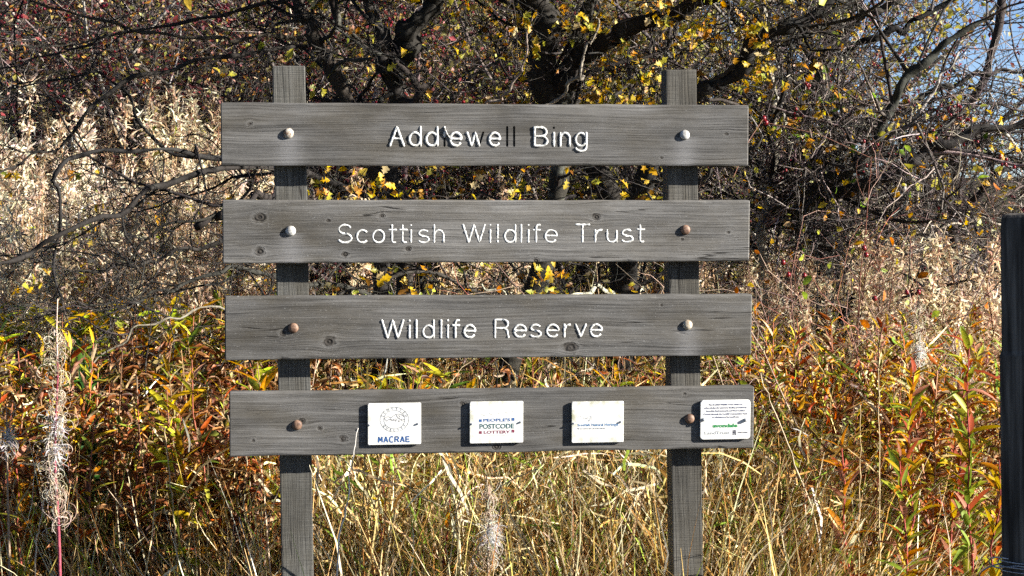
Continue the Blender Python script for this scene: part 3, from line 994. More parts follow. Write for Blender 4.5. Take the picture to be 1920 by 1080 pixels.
def place(pr, x, y, h_scale, rng, label, cat, group, z=None, name=None):
    parts = pr[1]; name = name or pr[0]
    e = empty(name, (x, y, float(ground_z(x, y)) - 0.02 if z is None else z), rng.uniform(0, 6.28), label, cat, group)
    e.scale = (h_scale * rng.uniform(.9, 1.1),) * 2 + (h_scale,)
    e.rotation_euler = (rng.normal(0, .05), rng.normal(0, .05), rng.uniform(0, 6.28))
    for pn, me in parts:
        o = link(pn, me, e)
        if pn in ('foliage', 'twigs', 'berries', 'leaves'): o['kind'] = 'stuff'
    return e


def seed_proto(seed, leafcol=(GRY, GRYP), tone=(1, 1, 1), nf=210):
    """rosebay gone to seed, 1 m tall before scaling: a narrow plume over a leafy stem"""
    rng = np.random.default_rng(seed)
    st = stem_path(1.0, 0.05, rng)
    a = Acc(); sc = pal([(0.36, 0.2, 0.12), (0.45, 0.3, 0.18)], 1, rng)
    tubes(a, st[None], np.linspace(.004, .0014, 9)[None], 5, sc)
    stem = a.mesh('stem', M_DRY, True)
    tone = np.array(tone)
    b = Acc(); n = 60; t0 = rng.uniform(.5, .62)
    t = rng.uniform(t0, 0.97, n); base = on_stem(st, t)
    an = rng.uniform(0, 6.28, n)
    out = np.stack([np.cos(an), np.sin(an), 0 * an], 1)
    curls(b, base, out, rng.uniform(.05, .09, n) * (1.35 - t), rng, .0014, pal(FLF, n, rng) * tone, 7, flat=True)
    n = nf
    # fluff in loose tufts, hanging a little, narrowing to the tip
    tt = rng.uniform(t0, 1.0, n // 7)
    t = np.clip(np.repeat(tt, 7)[:n] + rng.normal(size=len(np.repeat(tt, 7)[:n])) * .012, 0, 1); n = len(t)
    wd = .020 * (1.35 - t)[:, None]
    base = on_stem(st, t) + np.repeat(rng.normal(size=(len(tt), 3)), 7, 0)[:n] * wd * np.array([1, 1, .4]) + rng.normal(size=(n, 3)) * .006
    P = grow(base, rng.normal(size=(n, 3)) * np.array([.7, .7, 1]) + np.array([0, 0, .4]), rng.uniform(.018, .05, n), 4, .5, np.array([0, 0, -.05]), rng)
    S = norm(rng.normal(size=(n, 1, 3))) * np.array([.0020, .0030, .0026, .001])[None, :, None]
    ribbons(b, P, S, pal(FLF, n, rng) * tone)
    head = b.mesh('seed_head', M_FLUFF)
    c = Acc()
    leaves_on(c, st, 40, .12, t0 + .03, (.07, .12), rng, *leafcol, droop=.2)
    leaves_on(c, st, 20, .12, t0 + .03, (.06, .1), rng, BRN, BRNP, .6, CRUMPLE)
    return proto('willowherb', [('stem', stem), ('seed_head', head), ('leaves', c.mesh('leaves', M_LEAF))])


def leafy_proto(seed, cols, p, n=56, droop=0.0, tmpl=LANCE, Lr=(.085, .14), stemc=((0.3, 0.1, 0.06), (0.35, 0.2, 0.1)), t0=.1, width=1.0, mixed=0.0):
    rng = np.random.default_rng(seed)
    st = stem_path(1.0, 0.07, rng)
    a = Acc()
    tubes(a, st[None], np.linspace(.0042, .0014, 9)[None], 5, pal(stemc, 1, rng))
    c = Acc()
    leaves_on(c, st, n, t0, 1.0, Lr, rng, cols, p, droop, tmpl, width)
    if mixed: leaves_on(c, st, int(n * mixed), t0, .9, Lr, rng, BRN, BRNP, droop + .5, CRUMPLE, 1.0)
    return proto('willowherb', [('stem', a.mesh('stem', M_STEM, True)), ('leaves', c.mesh('leaves', M_LEAF))])


def spread(n, px0, px1, y0, y1, rng, near=1.0):
    y = y0 + (y1 - y0) * rng.uniform(0, 1, n) ** near
    x = (rng.uniform(px0, px1, n) - 960) / FPX * y
    return x, y


def h_for(px_row, x, y):
    """height that brings a plant's top to a photo row"""
    return EYE - (px_row - HORIZON) / FPX * y - float(ground_z(x, y))

# ================================================================== hawthorns
def limb_arrays(limbs, k=16):
    P = np.zeros((len(limbs), k, 3)); R = np.zeros((len(limbs), k))
    for i, (pts, r0, r1, *_) in enumerate(limbs):
        w = np.array([at(*q) for q in pts])
        P[i] = smooth_path(w, k)
        R[i] = np.linspace(r0, r1, k)
    return P, R


BARK = [(0.026, 0.022, 0.019), (0.038, 0.033, 0.028), (0.018, 0.016, 0.015)]
M_BARK_D = mat_bark('dark hawthorn bark', 70, (0.05, 0.05, 0.043), 0.3)
PALE = [(0.30, 0.28, 0.23), (0.24, 0.22, 0.18)]


def make_twigs(P, R, spec, rng, cols, thin=None):
    """levels of branching from limbs; returns one accumulator and every level's polylines"""
    acc = Acc(); lv = []
    src = (P, R)
    for (n, L, k, wig, ang, rs, rlim, m, t0, bend) in spec:
        pos, tan, rad = sample(*src, n, rng, t0)
        d = side_dir(tan, rng.uniform(*ang, n), rng)
        ln = rng.uniform(*L, n)
        Q = grow(pos, d, ln, k, wig, np.array(bend), rng)
        r0 = np.clip(rad * rs, *rlim)
        if thin is not None:
            qx, qy = px_of(Q[:, -1])
            keep = rng.uniform(size=n) > thin(qx, qy)
            Q, r0 = Q[keep], r0[keep]; n = len(Q)
        RR = r0[:, None] * np.linspace(1, .45, k)[None]
        tubes(acc, Q, RR, m, pal(cols, n, rng, .3))
        lv.append((Q, RR)); src = (Q, RR)
    return acc, lv


def thorns(acc, lv, n, rng, cols):
    pos, tan, rad = sample(*lv, n, rng, .05)
    d = side_dir(tan, rng.uniform(1.0, 1.6, n), rng)
    Q = grow(pos, d, rng.uniform(.015, .045, n), 2, .05, np.zeros(3), rng)
    tubes(acc, Q, np.array([[.0019, .0005]]) * np.ones((n, 1)), 3, pal(cols, n, rng, .3))


def make_tree(name, limbs, label, group, spec, rng, cols=BARK, trunk_idx=(0,), nthorn=0, base=None, thin=None):
    P, R = limb_arrays(limbs)
    base = at(*limbs[trunk_idx[0]][0][0]) if base is None else base
    base = np.array([base[0], base[1], float(ground_z(base[0], base[1]))])
    e = empty(name, base, 0, label, 'tree', group)
    for i in range(len(limbs)):
        a = Acc()
        q = P[i] + np.random.default_rng(i).normal(size=P[i].shape) * (R[i][:, None] * .3 + (.009 if R[i].max() < .02 else .004))
        # resample finely with knobbly radius
        qq = smooth_path(q, 40); rr = np.interp(np.linspace(0, 1, 40), np.linspace(0, 1, 16), R[i]) * (1 + .2 * rng.normal(size=40))
        c = pal(PALE if len(limbs[i]) > 3 else BARK, 1, rng, .2)
        tubes(a, qq[None] - base, rr[None], 9 if R[i].max() > .015 else 6, c)
        a.build('trunk' if i in trunk_idx else 'limb', M_BARK_D if len(limbs[i]) == 3 and i > 0 else M_BARK, e, True)
    acc, lv = make_twigs(P, R, spec, rng, cols, thin)
    if nthorn: thorns(acc, (np.concatenate([l[0][:, :3] for l in lv[1:]]), np.concatenate([l[1][:, :3] for l in lv[1:]])), nthorn, rng, cols)
    for k in range(len(acc.V)): acc.V[k] = acc.V[k] - base
    tw = acc.build('twigs', M_TWIG, e)
    tw['kind'] = 'stuff'
    return e, base, P, R, lv


centre = [
    ([(940, 1150, 6.3), (952, 870, 6.3), (968, 700, 6.3), (1012, 520, 6.3), (1040, 330, 6.35), (1062, 200, 6.4), (1085, 60, 6.4), (1200, -200, 6.6), (1300, -600, 6.8)], .042, .02),
    ([(1160, 1150, 6.6), (1168, 700, 6.6), (1172, 520, 6.55), (1130, 330, 6.5), (1060, 190, 6.45), (1015, 90, 6.4), (995, 10, 6.4), (960, -120, 6.4), (900, -500, 6.6)], .055, .05),
    ([(700, 1150, 6.4), (715, 800, 6.4), (718, 520, 6.4), (725, 380, 6.4), (742, 200, 6.35), (735, 140, 6.3), (715, 80, 6.3), (700, 30, 6.3), (680, -60, 6.3), (640, -400, 6.4)], .034, .02),
    ([(790, 1150, 6.5), (768, 520, 6.5), (700, 300, 6.4), (645, 195, 6.3), (608, 110, 6.25), (585, 50, 6.2), (570, -40, 6.2), (540, -400, 6.3)], .034, .02),
    ([(1050, 175, 6.4), (1085, 110, 6.35), (1150, 65, 6.3), (1250, 25, 6.3), (1340, -10, 6.2), (1500, -90, 6.2)], .04, .018),
    ([(738, 140, 6.3), (765, 70, 6.3), (805, 5, 6.3), (840, -120, 6.3), (900, -400, 6.4)], .042, .03),
    ([(742, 205, 6.35), (790, 170, 6.2), (735, 105, 6.2), (700, 90, 6.1)], .016, .008),
    ([(725, 380, 6.3), (600, 326, 6.0), (500, 316, 5.8), (400, 316, 5.6), (330, 333, 5.5), (250, 372, 5.4), (190, 408, 5.3), (100, 442, 5.2), (55, 472, 5.2), (0, 500, 5.1), (-60, 520, 5.1)], .0125, .005),
    ([(700, 300, 6.3), (560, 302, 5.9), (400, 292, 5.7), (278, 288, 5.5), (167, 286, 5.4), (117, 322, 5.3), (102, 378, 5.3), (110, 470, 5.3), (116, 570, 5.2)], .010, .004),
    ([(595, 75, 6.2), (450, 100, 6.0), (330, 135, 5.9), (217, 164, 5.7), (155, 236, 5.6), (119, 262, 5.6), (60, 295, 5.5), (0, 330, 5.4), (-60, 350, 5.4)], .0078, .003),
    ([(640, 200, 6.3), (590, 250, 6.2), (460, 292, 6.0), (333, 278, 5.9), (278, 244, 5.8), (250, 203, 5.8), (211, 153, 5.8), (167, 142, 5.7), (125, 143, 5.7), (0, 162, 5.6)], .0078, .003),
    ([(575, -10, 6.2), (450, 20, 6.0), (330, 40, 5.9), (200, 70, 5.8), (100, 100, 5.7), (0, 130, 5.6)], .0075, .003),
    ([(590, 60, 6.2), (480, 70, 6.0), (380, 75, 5.9), (260, 50, 5.8), (120, 20, 5.7), (0, -10, 5.6)], .0075, .003),
    ([(768, 560, 6.4), (600, 610, 5.8), (480, 590, 5.4), (420, 585, 5.3), (350, 590, 5.2), (300, 600, 5.15), (250, 622, 5.1), (205, 652, 5.1), (160, 705, 5.0)], .0052, .0022, 'pale'),
    ([(740, 560, 6.4), (560, 530, 5.8), (450, 510, 5.6), (350, 530, 5.5), (260, 560, 5.4), (150, 580, 5.3)], .010, .004),
    ([(570, 360, 6.1), (470, 375, 5.7), (415, 397, 5.6), (362, 420, 5.6)], .013, .010),
    ([(560, 400, 6.0), (450, 440, 5.7), (340, 470, 5.6), (240, 500, 5.5), (130, 520, 5.4)], .009, .003),
    ([(1172, 520, 6.5), (1215, 330, 6.4), (1250, 215, 6.3), (1310, 170, 6.2), (1370, 125, 6.2), (1440, 70, 6.1), (1520, 20, 6.1), (1640, -60, 6.1)], .034, .016),
    ([(985, 640, 6.2), (900, 560, 6.0), (800, 510, 5.9), (680, 540, 5.8), (600, 570, 5.8)], .010, .003),
    ([(1172, 560, 6.5), (1100, 545, 6.2), (1000, 560, 6.0), (900, 540, 5.9)], .010, .003, 'pale'),
    ([(1150, 400, 6.4), (1230, 340, 6.1), (1330, 330, 5.9), (1430, 260, 5.8)], .010, .004),
    ([(860, 200, 6.2), (935, 195, 6.0), (975, 120, 5.9), (1000, 30, 5.9)], .006, .003, 'pale'),
    ([(1030, 190, 6.0), (1090, 140, 5.9), (1110, 60, 5.9), (1130, -10, 5.9)], .006, .003, 'pale'),
]
SPEC_C = [(130, (.25, .8), 10, .3, (.5, 1.2), .5, (.0028, .008), 5, .12, (0, 0, .01)),
          (850, (.1, .38), 7, .38, (.5, 1.3), .6, (.0019, .0034), 4, .1, (0, 0, 0)),
          (3600, (.04, .16), 4, .4, (.5, 1.4), .8, (.0012, .0021), 3, .1, (0, 0, 0))]
rngC = np.random.default_rng(21)
TREE_C, BASE_C, PC, RC, LVC = make_tree('hawthorn_tree', centre, 'dark many-stemmed hawthorn with yellow leaves right behind the sign', None, SPEC_C, rngC, trunk_idx=(0, 1, 2, 3), nthorn=4500, thin=lambda a, b: np.where((a < 450) & (b > 130), .2, 0),
                                  base=at(950, 1150, 6.4))

right = [
    ([(1520, 1050, 7.2), (1540, 700, 7.2), (1552, 560, 7.2), (1556, 450, 7.2), (1560, 340, 7.2), (1558, 250, 7.2), (1545, 150, 7.2), (1560, 60, 7.2), (1600, -80, 7.3), (1650, -500, 7.4)], .034, .02),
    ([(1490, 430, 6.9), (1550, 345, 6.6), (1610, 310, 6.5), (1650, 245, 6.5), (1690, 180, 6.5), (1712, 130, 6.5), (1750, 100, 6.5), (1800, 60, 6.5), (1860, 30, 6.5)], .026, .009),
    ([(1540, 385, 6.9), (1600, 355, 6.5), (1680, 325, 6.4), (1740, 290, 6.4), (1820, 250, 6.4), (1920, 232, 6.4), (2050, 215, 6.4)], .024, .014),
    ([(1400, 207, 6.9), (1480, 210, 6.9), (1550, 218, 6.9), (1610, 240, 6.9), (1700, 245, 6.9)], .015, .006),
    ([(1560, 260, 7.1), (1650, 222, 7.1), (1760, 165, 7.1), (1830, 140, 7.1), (1940, 130, 7.1)], .015, .007),
    ([(1690, 375, 6.6), (1705, 295, 6.6), (1730, 200, 6.6), (1760, 150, 6.6), (1795, 112, 6.6), (1830, 70, 6.6)], .0085, .004, 'pale'),
    ([(1715, 370, 6.6), (1760, 300, 6.6), (1800, 235, 6.6), (1850, 170, 6.6)], .007, .003, 'pale'),
    ([(1545, 160, 7.2), (1600, 90, 7.2), (1660, 60, 7.2), (1710, 40, 7.2), (1780, 0, 7.2), (1850, -40, 7.2)], .016, .008),
    ([(1540, 110, 7.2), (1600, 40, 7.1), (1650, 20, 7.1), (1700, -10, 7.1), (1800, -80, 7.1)], .02, .012),
    ([(1480, 1050, 6.9), (1432, 500, 6.9), (1432, 420, 6.9), (1447, 330, 6.9), (1455, 250, 6.9), (1440, 120, 6.9), (1430, 0, 6.9), (1420, -200, 6.9)], .02, .012, 'pale'),
    ([(1580, 600, 6.9), (1640, 480, 6.9), (1663, 440, 6.9), (1672, 380, 6.9), (1700, 320, 6.9), (1760, 240, 6.9)], .017, .008),
    ([(1795, 900, 7.5), (1797, 480, 7.5), (1790, 330, 7.5), (1800, 250, 7.5), (1840, 150, 7.5), (1880, 0, 7.5), (1900, -300, 7.6)], .022, .014),
    ([(1790, 410, 7.4), (1850, 350, 7.3), (1880, 320, 7.3), (1940, 290, 7.3), (2040, 260, 7.3)], .016, .008),
    ([(1556, 480, 7.0), (1480, 400, 6.8), (1440, 300, 6.7), (1460, 180, 6.7), (1500, 60, 6.7), (1530, -40, 6.7)], .012, .006),
    ([(1480, 330, 6.8), (1540, 290, 6.7), (1620, 250, 6.7), (1700, 130, 6.7)], .008, .004, 'pale'),
    ([(1800, 420, 7.2), (1720, 400, 7.0), (1640, 410, 6.8), (1560, 420, 6.7)], .010, .004),
    ([(1900, 420, 7.2), (1830, 410, 7.1), (1740, 440, 6.9), (1690, 470, 6.8)], .008, .004, 'pale'),
]
SPEC_R = [(200, (.3, .95), 8, .22, (.5, 1.2), .5, (.0028, .008), 5, .1, (0, 0, .01)),
          (1700, (.14, .45), 6, .28, (.5, 1.3), .6, (.0018, .0032), 4, .1, (0, 0, .01)),
          (5200, (.05, .2), 4, .33, (.5, 1.4), .8, (.0012, .002), 3, .1, (0, 0, 0))]
TWIGC = [(0.045, 0.036, 0.033), (0.07, 0.052, 0.05), (0.03, 0.026, 0.024), (0.045, 0.036, 0.033), (0.03, 0.026, 0.024), (0.16, 0.125, 0.115), (0.36, 0.31, 0.27)]  # palest tone paints the sun's highlights into some twigs' colour
rngR = np.random.default_rng(22)
TREE_R, BASE_R, PR, RR_, LVR = make_tree('hawthorn_tree', right, 'tangled bare hawthorn with dark red berries right of the sign', None, SPEC_R, rngR, cols=TWIGC, trunk_idx=(0, 9, 11), nthorn=1500,
                                     thin=lambda a, b: np.where((a > 1620) & (b < 150), .72, 0))


# ---- leaves and berries on them
def leaf_objects(tree, base, pos, rng, cols, p, size, nobj, tmpls, acc_name, fresh=None):
    """the nearest nobj leaves as objects of their own, the rest in one mesh"""
    n = len(pos)
    out = rng.normal(size=(n, 3)) + np.array([0, -.2, -.3])
    M = frame(out, rng.normal(size=(n, 3)) * .6 + np.array([.6, -.5, .6]))
    S = rng.uniform(*size, n); C = pal(cols, n, rng, .15, p)
    px, py = px_of(pos)
    vis = (px > 0) & (px < 1920) & (py > 0) & (py < 1080)
    order = np.argsort(np.where(vis, -S / pos[:, 1], 9))
    one, rest = order[:nobj], order[nobj:]
    keys = {}
    for i in one:
        ci = int(np.argmin(((np.array(cols) - C[i]) ** 2).sum(1))); ti = int(rng.integers(len(tmpls)))
        if (ci, ti) not in keys:
            a = Acc(); a.add(tmpls[ti][0], tmpls[ti][1], np.array(cols[ci])); keys[(ci, ti)] = a.mesh('leaf', M_LEAF)
        o = link('leaf', keys[(ci, ti)], tree)
        o.matrix_local = Matrix.Translation(Vector(pos[i] - base)) @ Matrix(M[i]).to_4x4() @ Matrix.Scale(float(S[i]), 4)
    a = Acc()
    for ti in range(len(tmpls)):
        s = rest[ti::len(tmpls)]
        if len(s): scatter(a, *tmpls[ti], pos[s] - base, M[s], S[s], C[s])
    if a.V: tag(a.build(acc_name, M_LEAF, tree), kind='stuff')


def shade_crown(tree, base, n_br, n_leaf, box, seed, cols):
    """unseen crown added above the frame to shade the left limbs: branches rising from the stems, twigs and yellow leaves"""
    rng = np.random.default_rng(seed)
    lo, hi = np.array(box[0]), np.array(box[1])
    tgt = lo + (hi - lo) * rng.uniform(size=(n_br, 3))
    src = np.array([base + [0, 0, 2.42]]) + rng.normal(size=(n_br, 3)) * np.array([.5, .25, .1])
    t = np.linspace(0, 1, 9)[None, :, None]
    P = src[:, None] * (1 - t) + tgt[:, None] * t + rng.normal(size=(n_br, 9, 3)) * .05
    P[:, :, 2] += .25 * np.sin(t[:, :, 0] * math.pi)
    R = np.linspace(.016, .004, 9)[None] * np.ones((n_br, 1))
    a = Acc(); tubes(a, P - base, R, 5, pal(cols, n_br, rng))
    acc, lv = make_twigs(P, R, [(500, (.2, .7), 5, .25, (.5, 1.2), .6, (.002, .004), 3, .3, (0, 0, .02)), (1300, (.1, .3), 3, .3, (.5, 1.3), .8, (.0015, .0025), 3, .1, (0, 0, 0))], rng, cols)
    for k in range(len(acc.V)): acc.V[k] = acc.V[k] - base
    a.build('upper_branches', M_BARK, tree, True)['kind'] = 'stuff'
    acc.build('upper_twigs', M_TWIG, tree)['kind'] = 'stuff'
    c = np.concatenate([lv[0][0].reshape(-1, 3), lv[1][0].reshape(-1, 3)])
    c = c[(c[:, 2] > EYE + .102 * c[:, 1] + .05)]
    q = c[rng.choice(len(c), n_leaf)] + rng.normal(size=(n_leaf, 3)) * .06
    f = Acc(); scatter(f, *leaf_template([0, .5, 1], [.03, .34, .03], .3, .2), q - base, rand_rot(n_leaf, rng), rng.uniform(.03, .05, n_leaf), pal(YEL, n_leaf, rng, .15, YELP))
    f.build('upper_foliage', M_LEAF, tree)['kind'] = 'stuff'


shade_crown(TREE_C, BASE_C, 44, 8500, ((-1.0, 4.75, 2.35), (1.15, 6.6, 3.2)), 77, BARK)


def tips(lv, lo=0.3):
    Q = lv[0]
    return Q[:, -2:].reshape(-1, 3)


cand = np.concatenate([tips(LVC[1]), tips(LVC[2])])
px, py = px_of(cand)
w = np.where((px > 560) & (px < 1430) & (py > -60) & (py < 230), 1.0, 0) * (0.3 + 1.1 * np.clip((px - 700) / 500, 0, 1))
w += np.where((px > 580) & (px < 1260) & (py > 290) & (py < 580), .8, 0)
w += np.where((px > 1250) & (px < 1450) & (py < 250), .8, 0)
w += np.where((px > 300) & (px < 560) & (py < 200), .22, 0)
w += np.where((px < 500) & (py > 200), .05, 0)
w += np.where(py < -60, .12, 0)
rg = np.random.default_rng(31)
ci = rg.choice(len(cand), 470, p=w / w.sum())
pos = (cand[ci][:, None] + rg.normal(size=(470, 4, 3)) * .022).reshape(-1, 3)
leaf_objects(TREE_C, BASE_C, pos, rg, YEL, YELP, (.022, .041), 290, HAW, 'foliage')
# dull fallen-brown leaves on the left branches
lm = (px < 560)
ci = rg.choice(np.where(lm)[0], 120)
BRL = [(0.3, 0.16, 0.06), (0.42, 0.24, 0.06), (0.18, 0.09, 0.04), (0.5, 0.34, 0.06)]

cand = np.concatenate([tips(LVR[1]), tips(LVR[2])])
px, py = px_of(cand)
w = np.where((px > 1390) & (px < 1600) & (py > -50) & (py < 260), 1.0, .0) + np.where((px > 1400) & (px < 1900) & (py > 180) & (py < 480), .35, 0) + .02
ci = rg.choice(len(cand), 330, p=w / w.sum())
pos = (cand[ci][:, None] + rg.normal(size=(330, 3, 3)) * .025).reshape(-1, 3)
leaf_objects(TREE_R, BASE_R, pos, rg, YEL + [(0.2, 0.34, 0.05)], [.18, .14, .18, .16, .1, .08, .03, .03, .10], (.022, .042), 120, HAW + [ROUND], 'foliage')


def berry_mesh(r, name='berry'):
    bm = bmesh.new()
    bmesh.ops.create_icosphere(bm, subdivisions=1, radius=r)
    bmesh.ops.scale(bm, vec=(1, 1, 1.2), verts=bm.verts)
    return bm_mesh(name, bm, M_BERRY, True)


BERRY = berry_mesh(.0062); HIP = berry_mesh(.0085, 'rose_hip')
w = np.where((px > 1440) & (px < 1900) & (py > 60) & (py < 330), 1.0, .05) * np.where((px > 1740) & (px < 1860) & (py < 270), 4, 1)
ci = rg.choice(len(cand), 44, p=w / w.sum())
for c in ci:
    for q in range(5):
        p = cand[c] + rg.normal(size=3) * np.array([.016, .016, .012])
        link('berry', BERRY, TREE_R, Vector(p - BASE_R))

# ================================================================== background thicket on the bank
def shrub_proto(seed, leafcols, nleaf, nberry, h=3.2, spread_=.9, lsz=(.02, .045), cols=TWIGC):
    rng = np.random.default_rng(seed)
    n = 9
    a = rng.uniform(0, 6.28, n)
    d = np.stack([np.cos(a) * spread_ * .5, np.sin(a) * spread_ * .5, np.ones(n)], 1)
    P = grow(np.stack([np.cos(a), np.sin(a), 0 * a], 1) * .1, d, rng.uniform(.7, 1.1, n) * h, 12, .13, np.zeros(3), rng)
    R = np.linspace(.028, .008, 12)[None] * rng.uniform(.6, 1.2, (n, 1))
    t = Acc(); tubes(t, P, R, 5, pal(cols, n, rng, .2))
    acc, lv = make_twigs(P, R, [(90, (.4, 1.2), 7, .22, (.4, 1.2), .5, (.004, .010), 4, .1, (0, 0, .02)),
                              (650, (.2, .6), 5, .3, (.5, 1.3), .6, (.0025, .0045), 3, .1, (0, 0, 0)),
                              (1500, (.1, .3), 3, .3, (.5, 1.3), .8, (.002, .003), 3, .1, (0, 0, 0))], rng, cols)
    parts = [('stems', t.mesh('stems', M_BARK, True)), ('twigs', acc.mesh('twigs', M_TWIG))]
    c = np.concatenate([lv[1][0].reshape(-1, 3), lv[2][0].reshape(-1, 3)])
    pos = c[rng.choice(len(c), nleaf)] + rng.normal(size=(nleaf, 3)) * .05
    f = Acc()
    scatter(f, *leaf_template([0, .5, 1], [.03, .32, .03], .3, .2), pos, rand_rot(nleaf, rng), rng.uniform(*lsz, nleaf), pal(leafcols, nleaf, rng, .25))
    parts.append(('foliage', f.mesh('foliage', M_LEAF)))
    if nberry:
        pos = (c[rng.choice(len(c), nberry // 6)][:, None] + rng.normal(size=(nberry // 6, 6, 3)) * .03).reshape(-1, 3)
        b = Acc()
        ov = np.array([(1, 0, 0), (0, 1, 0), (-1, 0, 0), (0, -1, 0), (0, 0, 1), (0, 0, -1)], float)
        of = np.array([(0, 1, 4, 4), (1, 2, 4, 4), (2, 3, 4, 4), (3, 0, 4, 4), (1, 0, 5, 5), (2, 1, 5, 5), (3, 2, 5, 5), (0, 3, 5, 5)])
        cube = np.array([(x, y, z) for x in (-1, 1) for y in (-1, 1) for z in (-1, 1)], float) * .75
        cf = np.array([(0, 1, 3, 2), (4, 6, 7, 5), (0, 4, 5, 1), (2, 3, 7, 6), (0, 2, 6, 4), (1, 5, 7, 3)])
        scatter(b, cube, cf, pos, rand_rot(len(pos), rng), rng.uniform(.006, .010, len(pos)), pal([(.2, .02, .035), (.24, .04, .045), (.13, .012, .025)], len(pos), rng))
        parts.append(('berries', b.mesh('berries', M_LEAF)))
    return ('berry_shrub' if nberry else 'thicket_shrub', parts)


MAR = [(0.3, 0.08, 0.08), (0.38, 0.22, 0.17), (0.5, 0.39, 0.28), (0.28, 0.26, 0.08), (0.45, 0.38, 0.12), (0.2, 0.06, 0.06), (0.5, 0.26, 0.08), (0.14, 0.05, 0.05), (0.1, 0.08, 0.03)]
OLV = [(0.3, 0.28, 0.06), (0.45, 0.36, 0.08), (0.2, 0.2, 0.05), (0.4, 0.2, 0.06), (0.5, 0.42, 0.22)]
SH = [shrub_proto(300, MAR, 6000, 420), shrub_proto(301, MAR, 5200, 600, 3.0, 1.2), shrub_proto(302, OLV, 5200, 0), shrub_proto(303, MAR[:5], 900, 500, 3.0, 1.0)]
rs = np.random.default_rng(60)
SEEN = {}
for (px, y, sc, k) in [(-40, 12.0, 1.0, 0), (130, 12.6, 1.05, 1), (300, 12.2, 1.0, 0), (450, 11.6, 1.0, 1), (610, 12.4, 1.1, 0), (800, 11.8, 1.05, 1), (980, 12.4, 1.1, 2),
                       (1150, 11.6, 1.1, 2), (1300, 12.2, 1.1, 2), (1430, 11.4, 1.1, 2), (40, 15.5, 1.3, 1), (260, 15.8, 1.3, 0), (480, 15.3, 1.3, 2), (700, 15.8, 1.35, 1), (920, 15.4, 1.3, 0),
                       (1130, 15.6, 1.35, 2), (1340, 15.2, 1.3, 0)]:
    x = (px - 960) / FPX * y
    row = 'front' if y < 14 else 'back'
    SEEN[(row, k == 2)] = SEEN.get((row, k == 2), 0) + 1
    nth = ['leftmost', 'second', 'third', 'fourth', 'fifth', 'sixth', 'seventh'][SEEN[(row, k == 2)] - 1]
    nth = nth if nth == 'leftmost' else nth + ' from the left'
    lab = ('olive and gold leaved shrub behind the hawthorn, %s of its %s row' if k == 2 else 'dull red berry shrub on the bank, %s of its %s row') % (nth, row)
    place(SH[k], x, y, sc, rs, lab, 'shrub', 'olive shrubs behind the hawthorn' if k == 2 else 'berry shrubs on the bank')
NTH = iter(['leftmost', 'second from the left', 'third from the left', 'fourth from the left', 'rightmost'])
for (px, y, sc) in [(1540, 10.5, .75), (1660, 10.8, .5), (1770, 10.2, .5), (1870, 10.6, .62), (1950, 9.6, .74)]:
    place(SH[3], (px - 960) / FPX * y, y, sc, rs, 'nearly leafless twiggy shrub under the blue sky, %s of five' % next(NTH), 'shrub', 'bare shrubs under the open sky')

# ================================================================== willowherb stands
TONES = [(1, 1, 1), (.86, .8, .74), (1.04, 1.04, 1.0), (.92, .8, .72), (.72, .66, .56), (1, .95, .84)]
SEED = [seed_proto(100 + i, tone=TONES[i]) for i in range(6)]
SEED_P = [seed_proto(120 + i, leafcol=(AUT, AUTP), tone=TONES[(i * 2 + 1) % 6]) for i in range(4)]
rs = np.random.default_rng(61)
x, y = spread(170, -60, 500, 6.6, 11.5, rs, .9)
cl = (rs.uniform(-60, 490, 34), rs.uniform(6.1, 11.3, 34))
ci = rs.integers(0, 34, 170)
y = np.clip(cl[1][ci] + rs.normal(size=170) * .35, 6.0, 11.6); x = (cl[0][ci] - 960) / FPX * y + rs.normal(size=170) * .11
for i in range(len(x)):
    row = 150 + 270 * (11.5 - y[i]) / 4.9 + rs.normal() * 45
    place(SEED[(ci[i] + (i % 5 == 0)) % 6], x[i], y[i], max(.95, min(2.0, h_for(row, x[i], y[i]))), rs, 'pale fluffy willowherb gone to seed in the stand left of the sign', 'plant', 'seeding willowherb left of the sign', name='seeding_willowherb')
x, y = spread(40, 480, 1400, 7.0, 10, rs)
for i in range(len(x)):
    place(SEED[i % 6], x[i], y[i], max(.9, min(1.6, h_for(420 + rs.normal() * 60, x[i], y[i]))), rs, 'dry seeded willowherb stem glimpsed between the planks', 'plant', 'seeding willowherb behind the sign', name='seeding_willowherb')
x, y = spread(84, 1390, 1940, 6.0, 8.8, rs)
for i in range(len(x)):
    place(SEED_P[i % 4], x[i], y[i], max(.8, min(1.4, h_for(475 + rs.normal() * 55, x[i], y[i]))), rs, 'fluffy seed-headed willowherb between the sign and the dark post', 'plant', 'seeding willowherb right of the sign', name='seeding_willowherb')

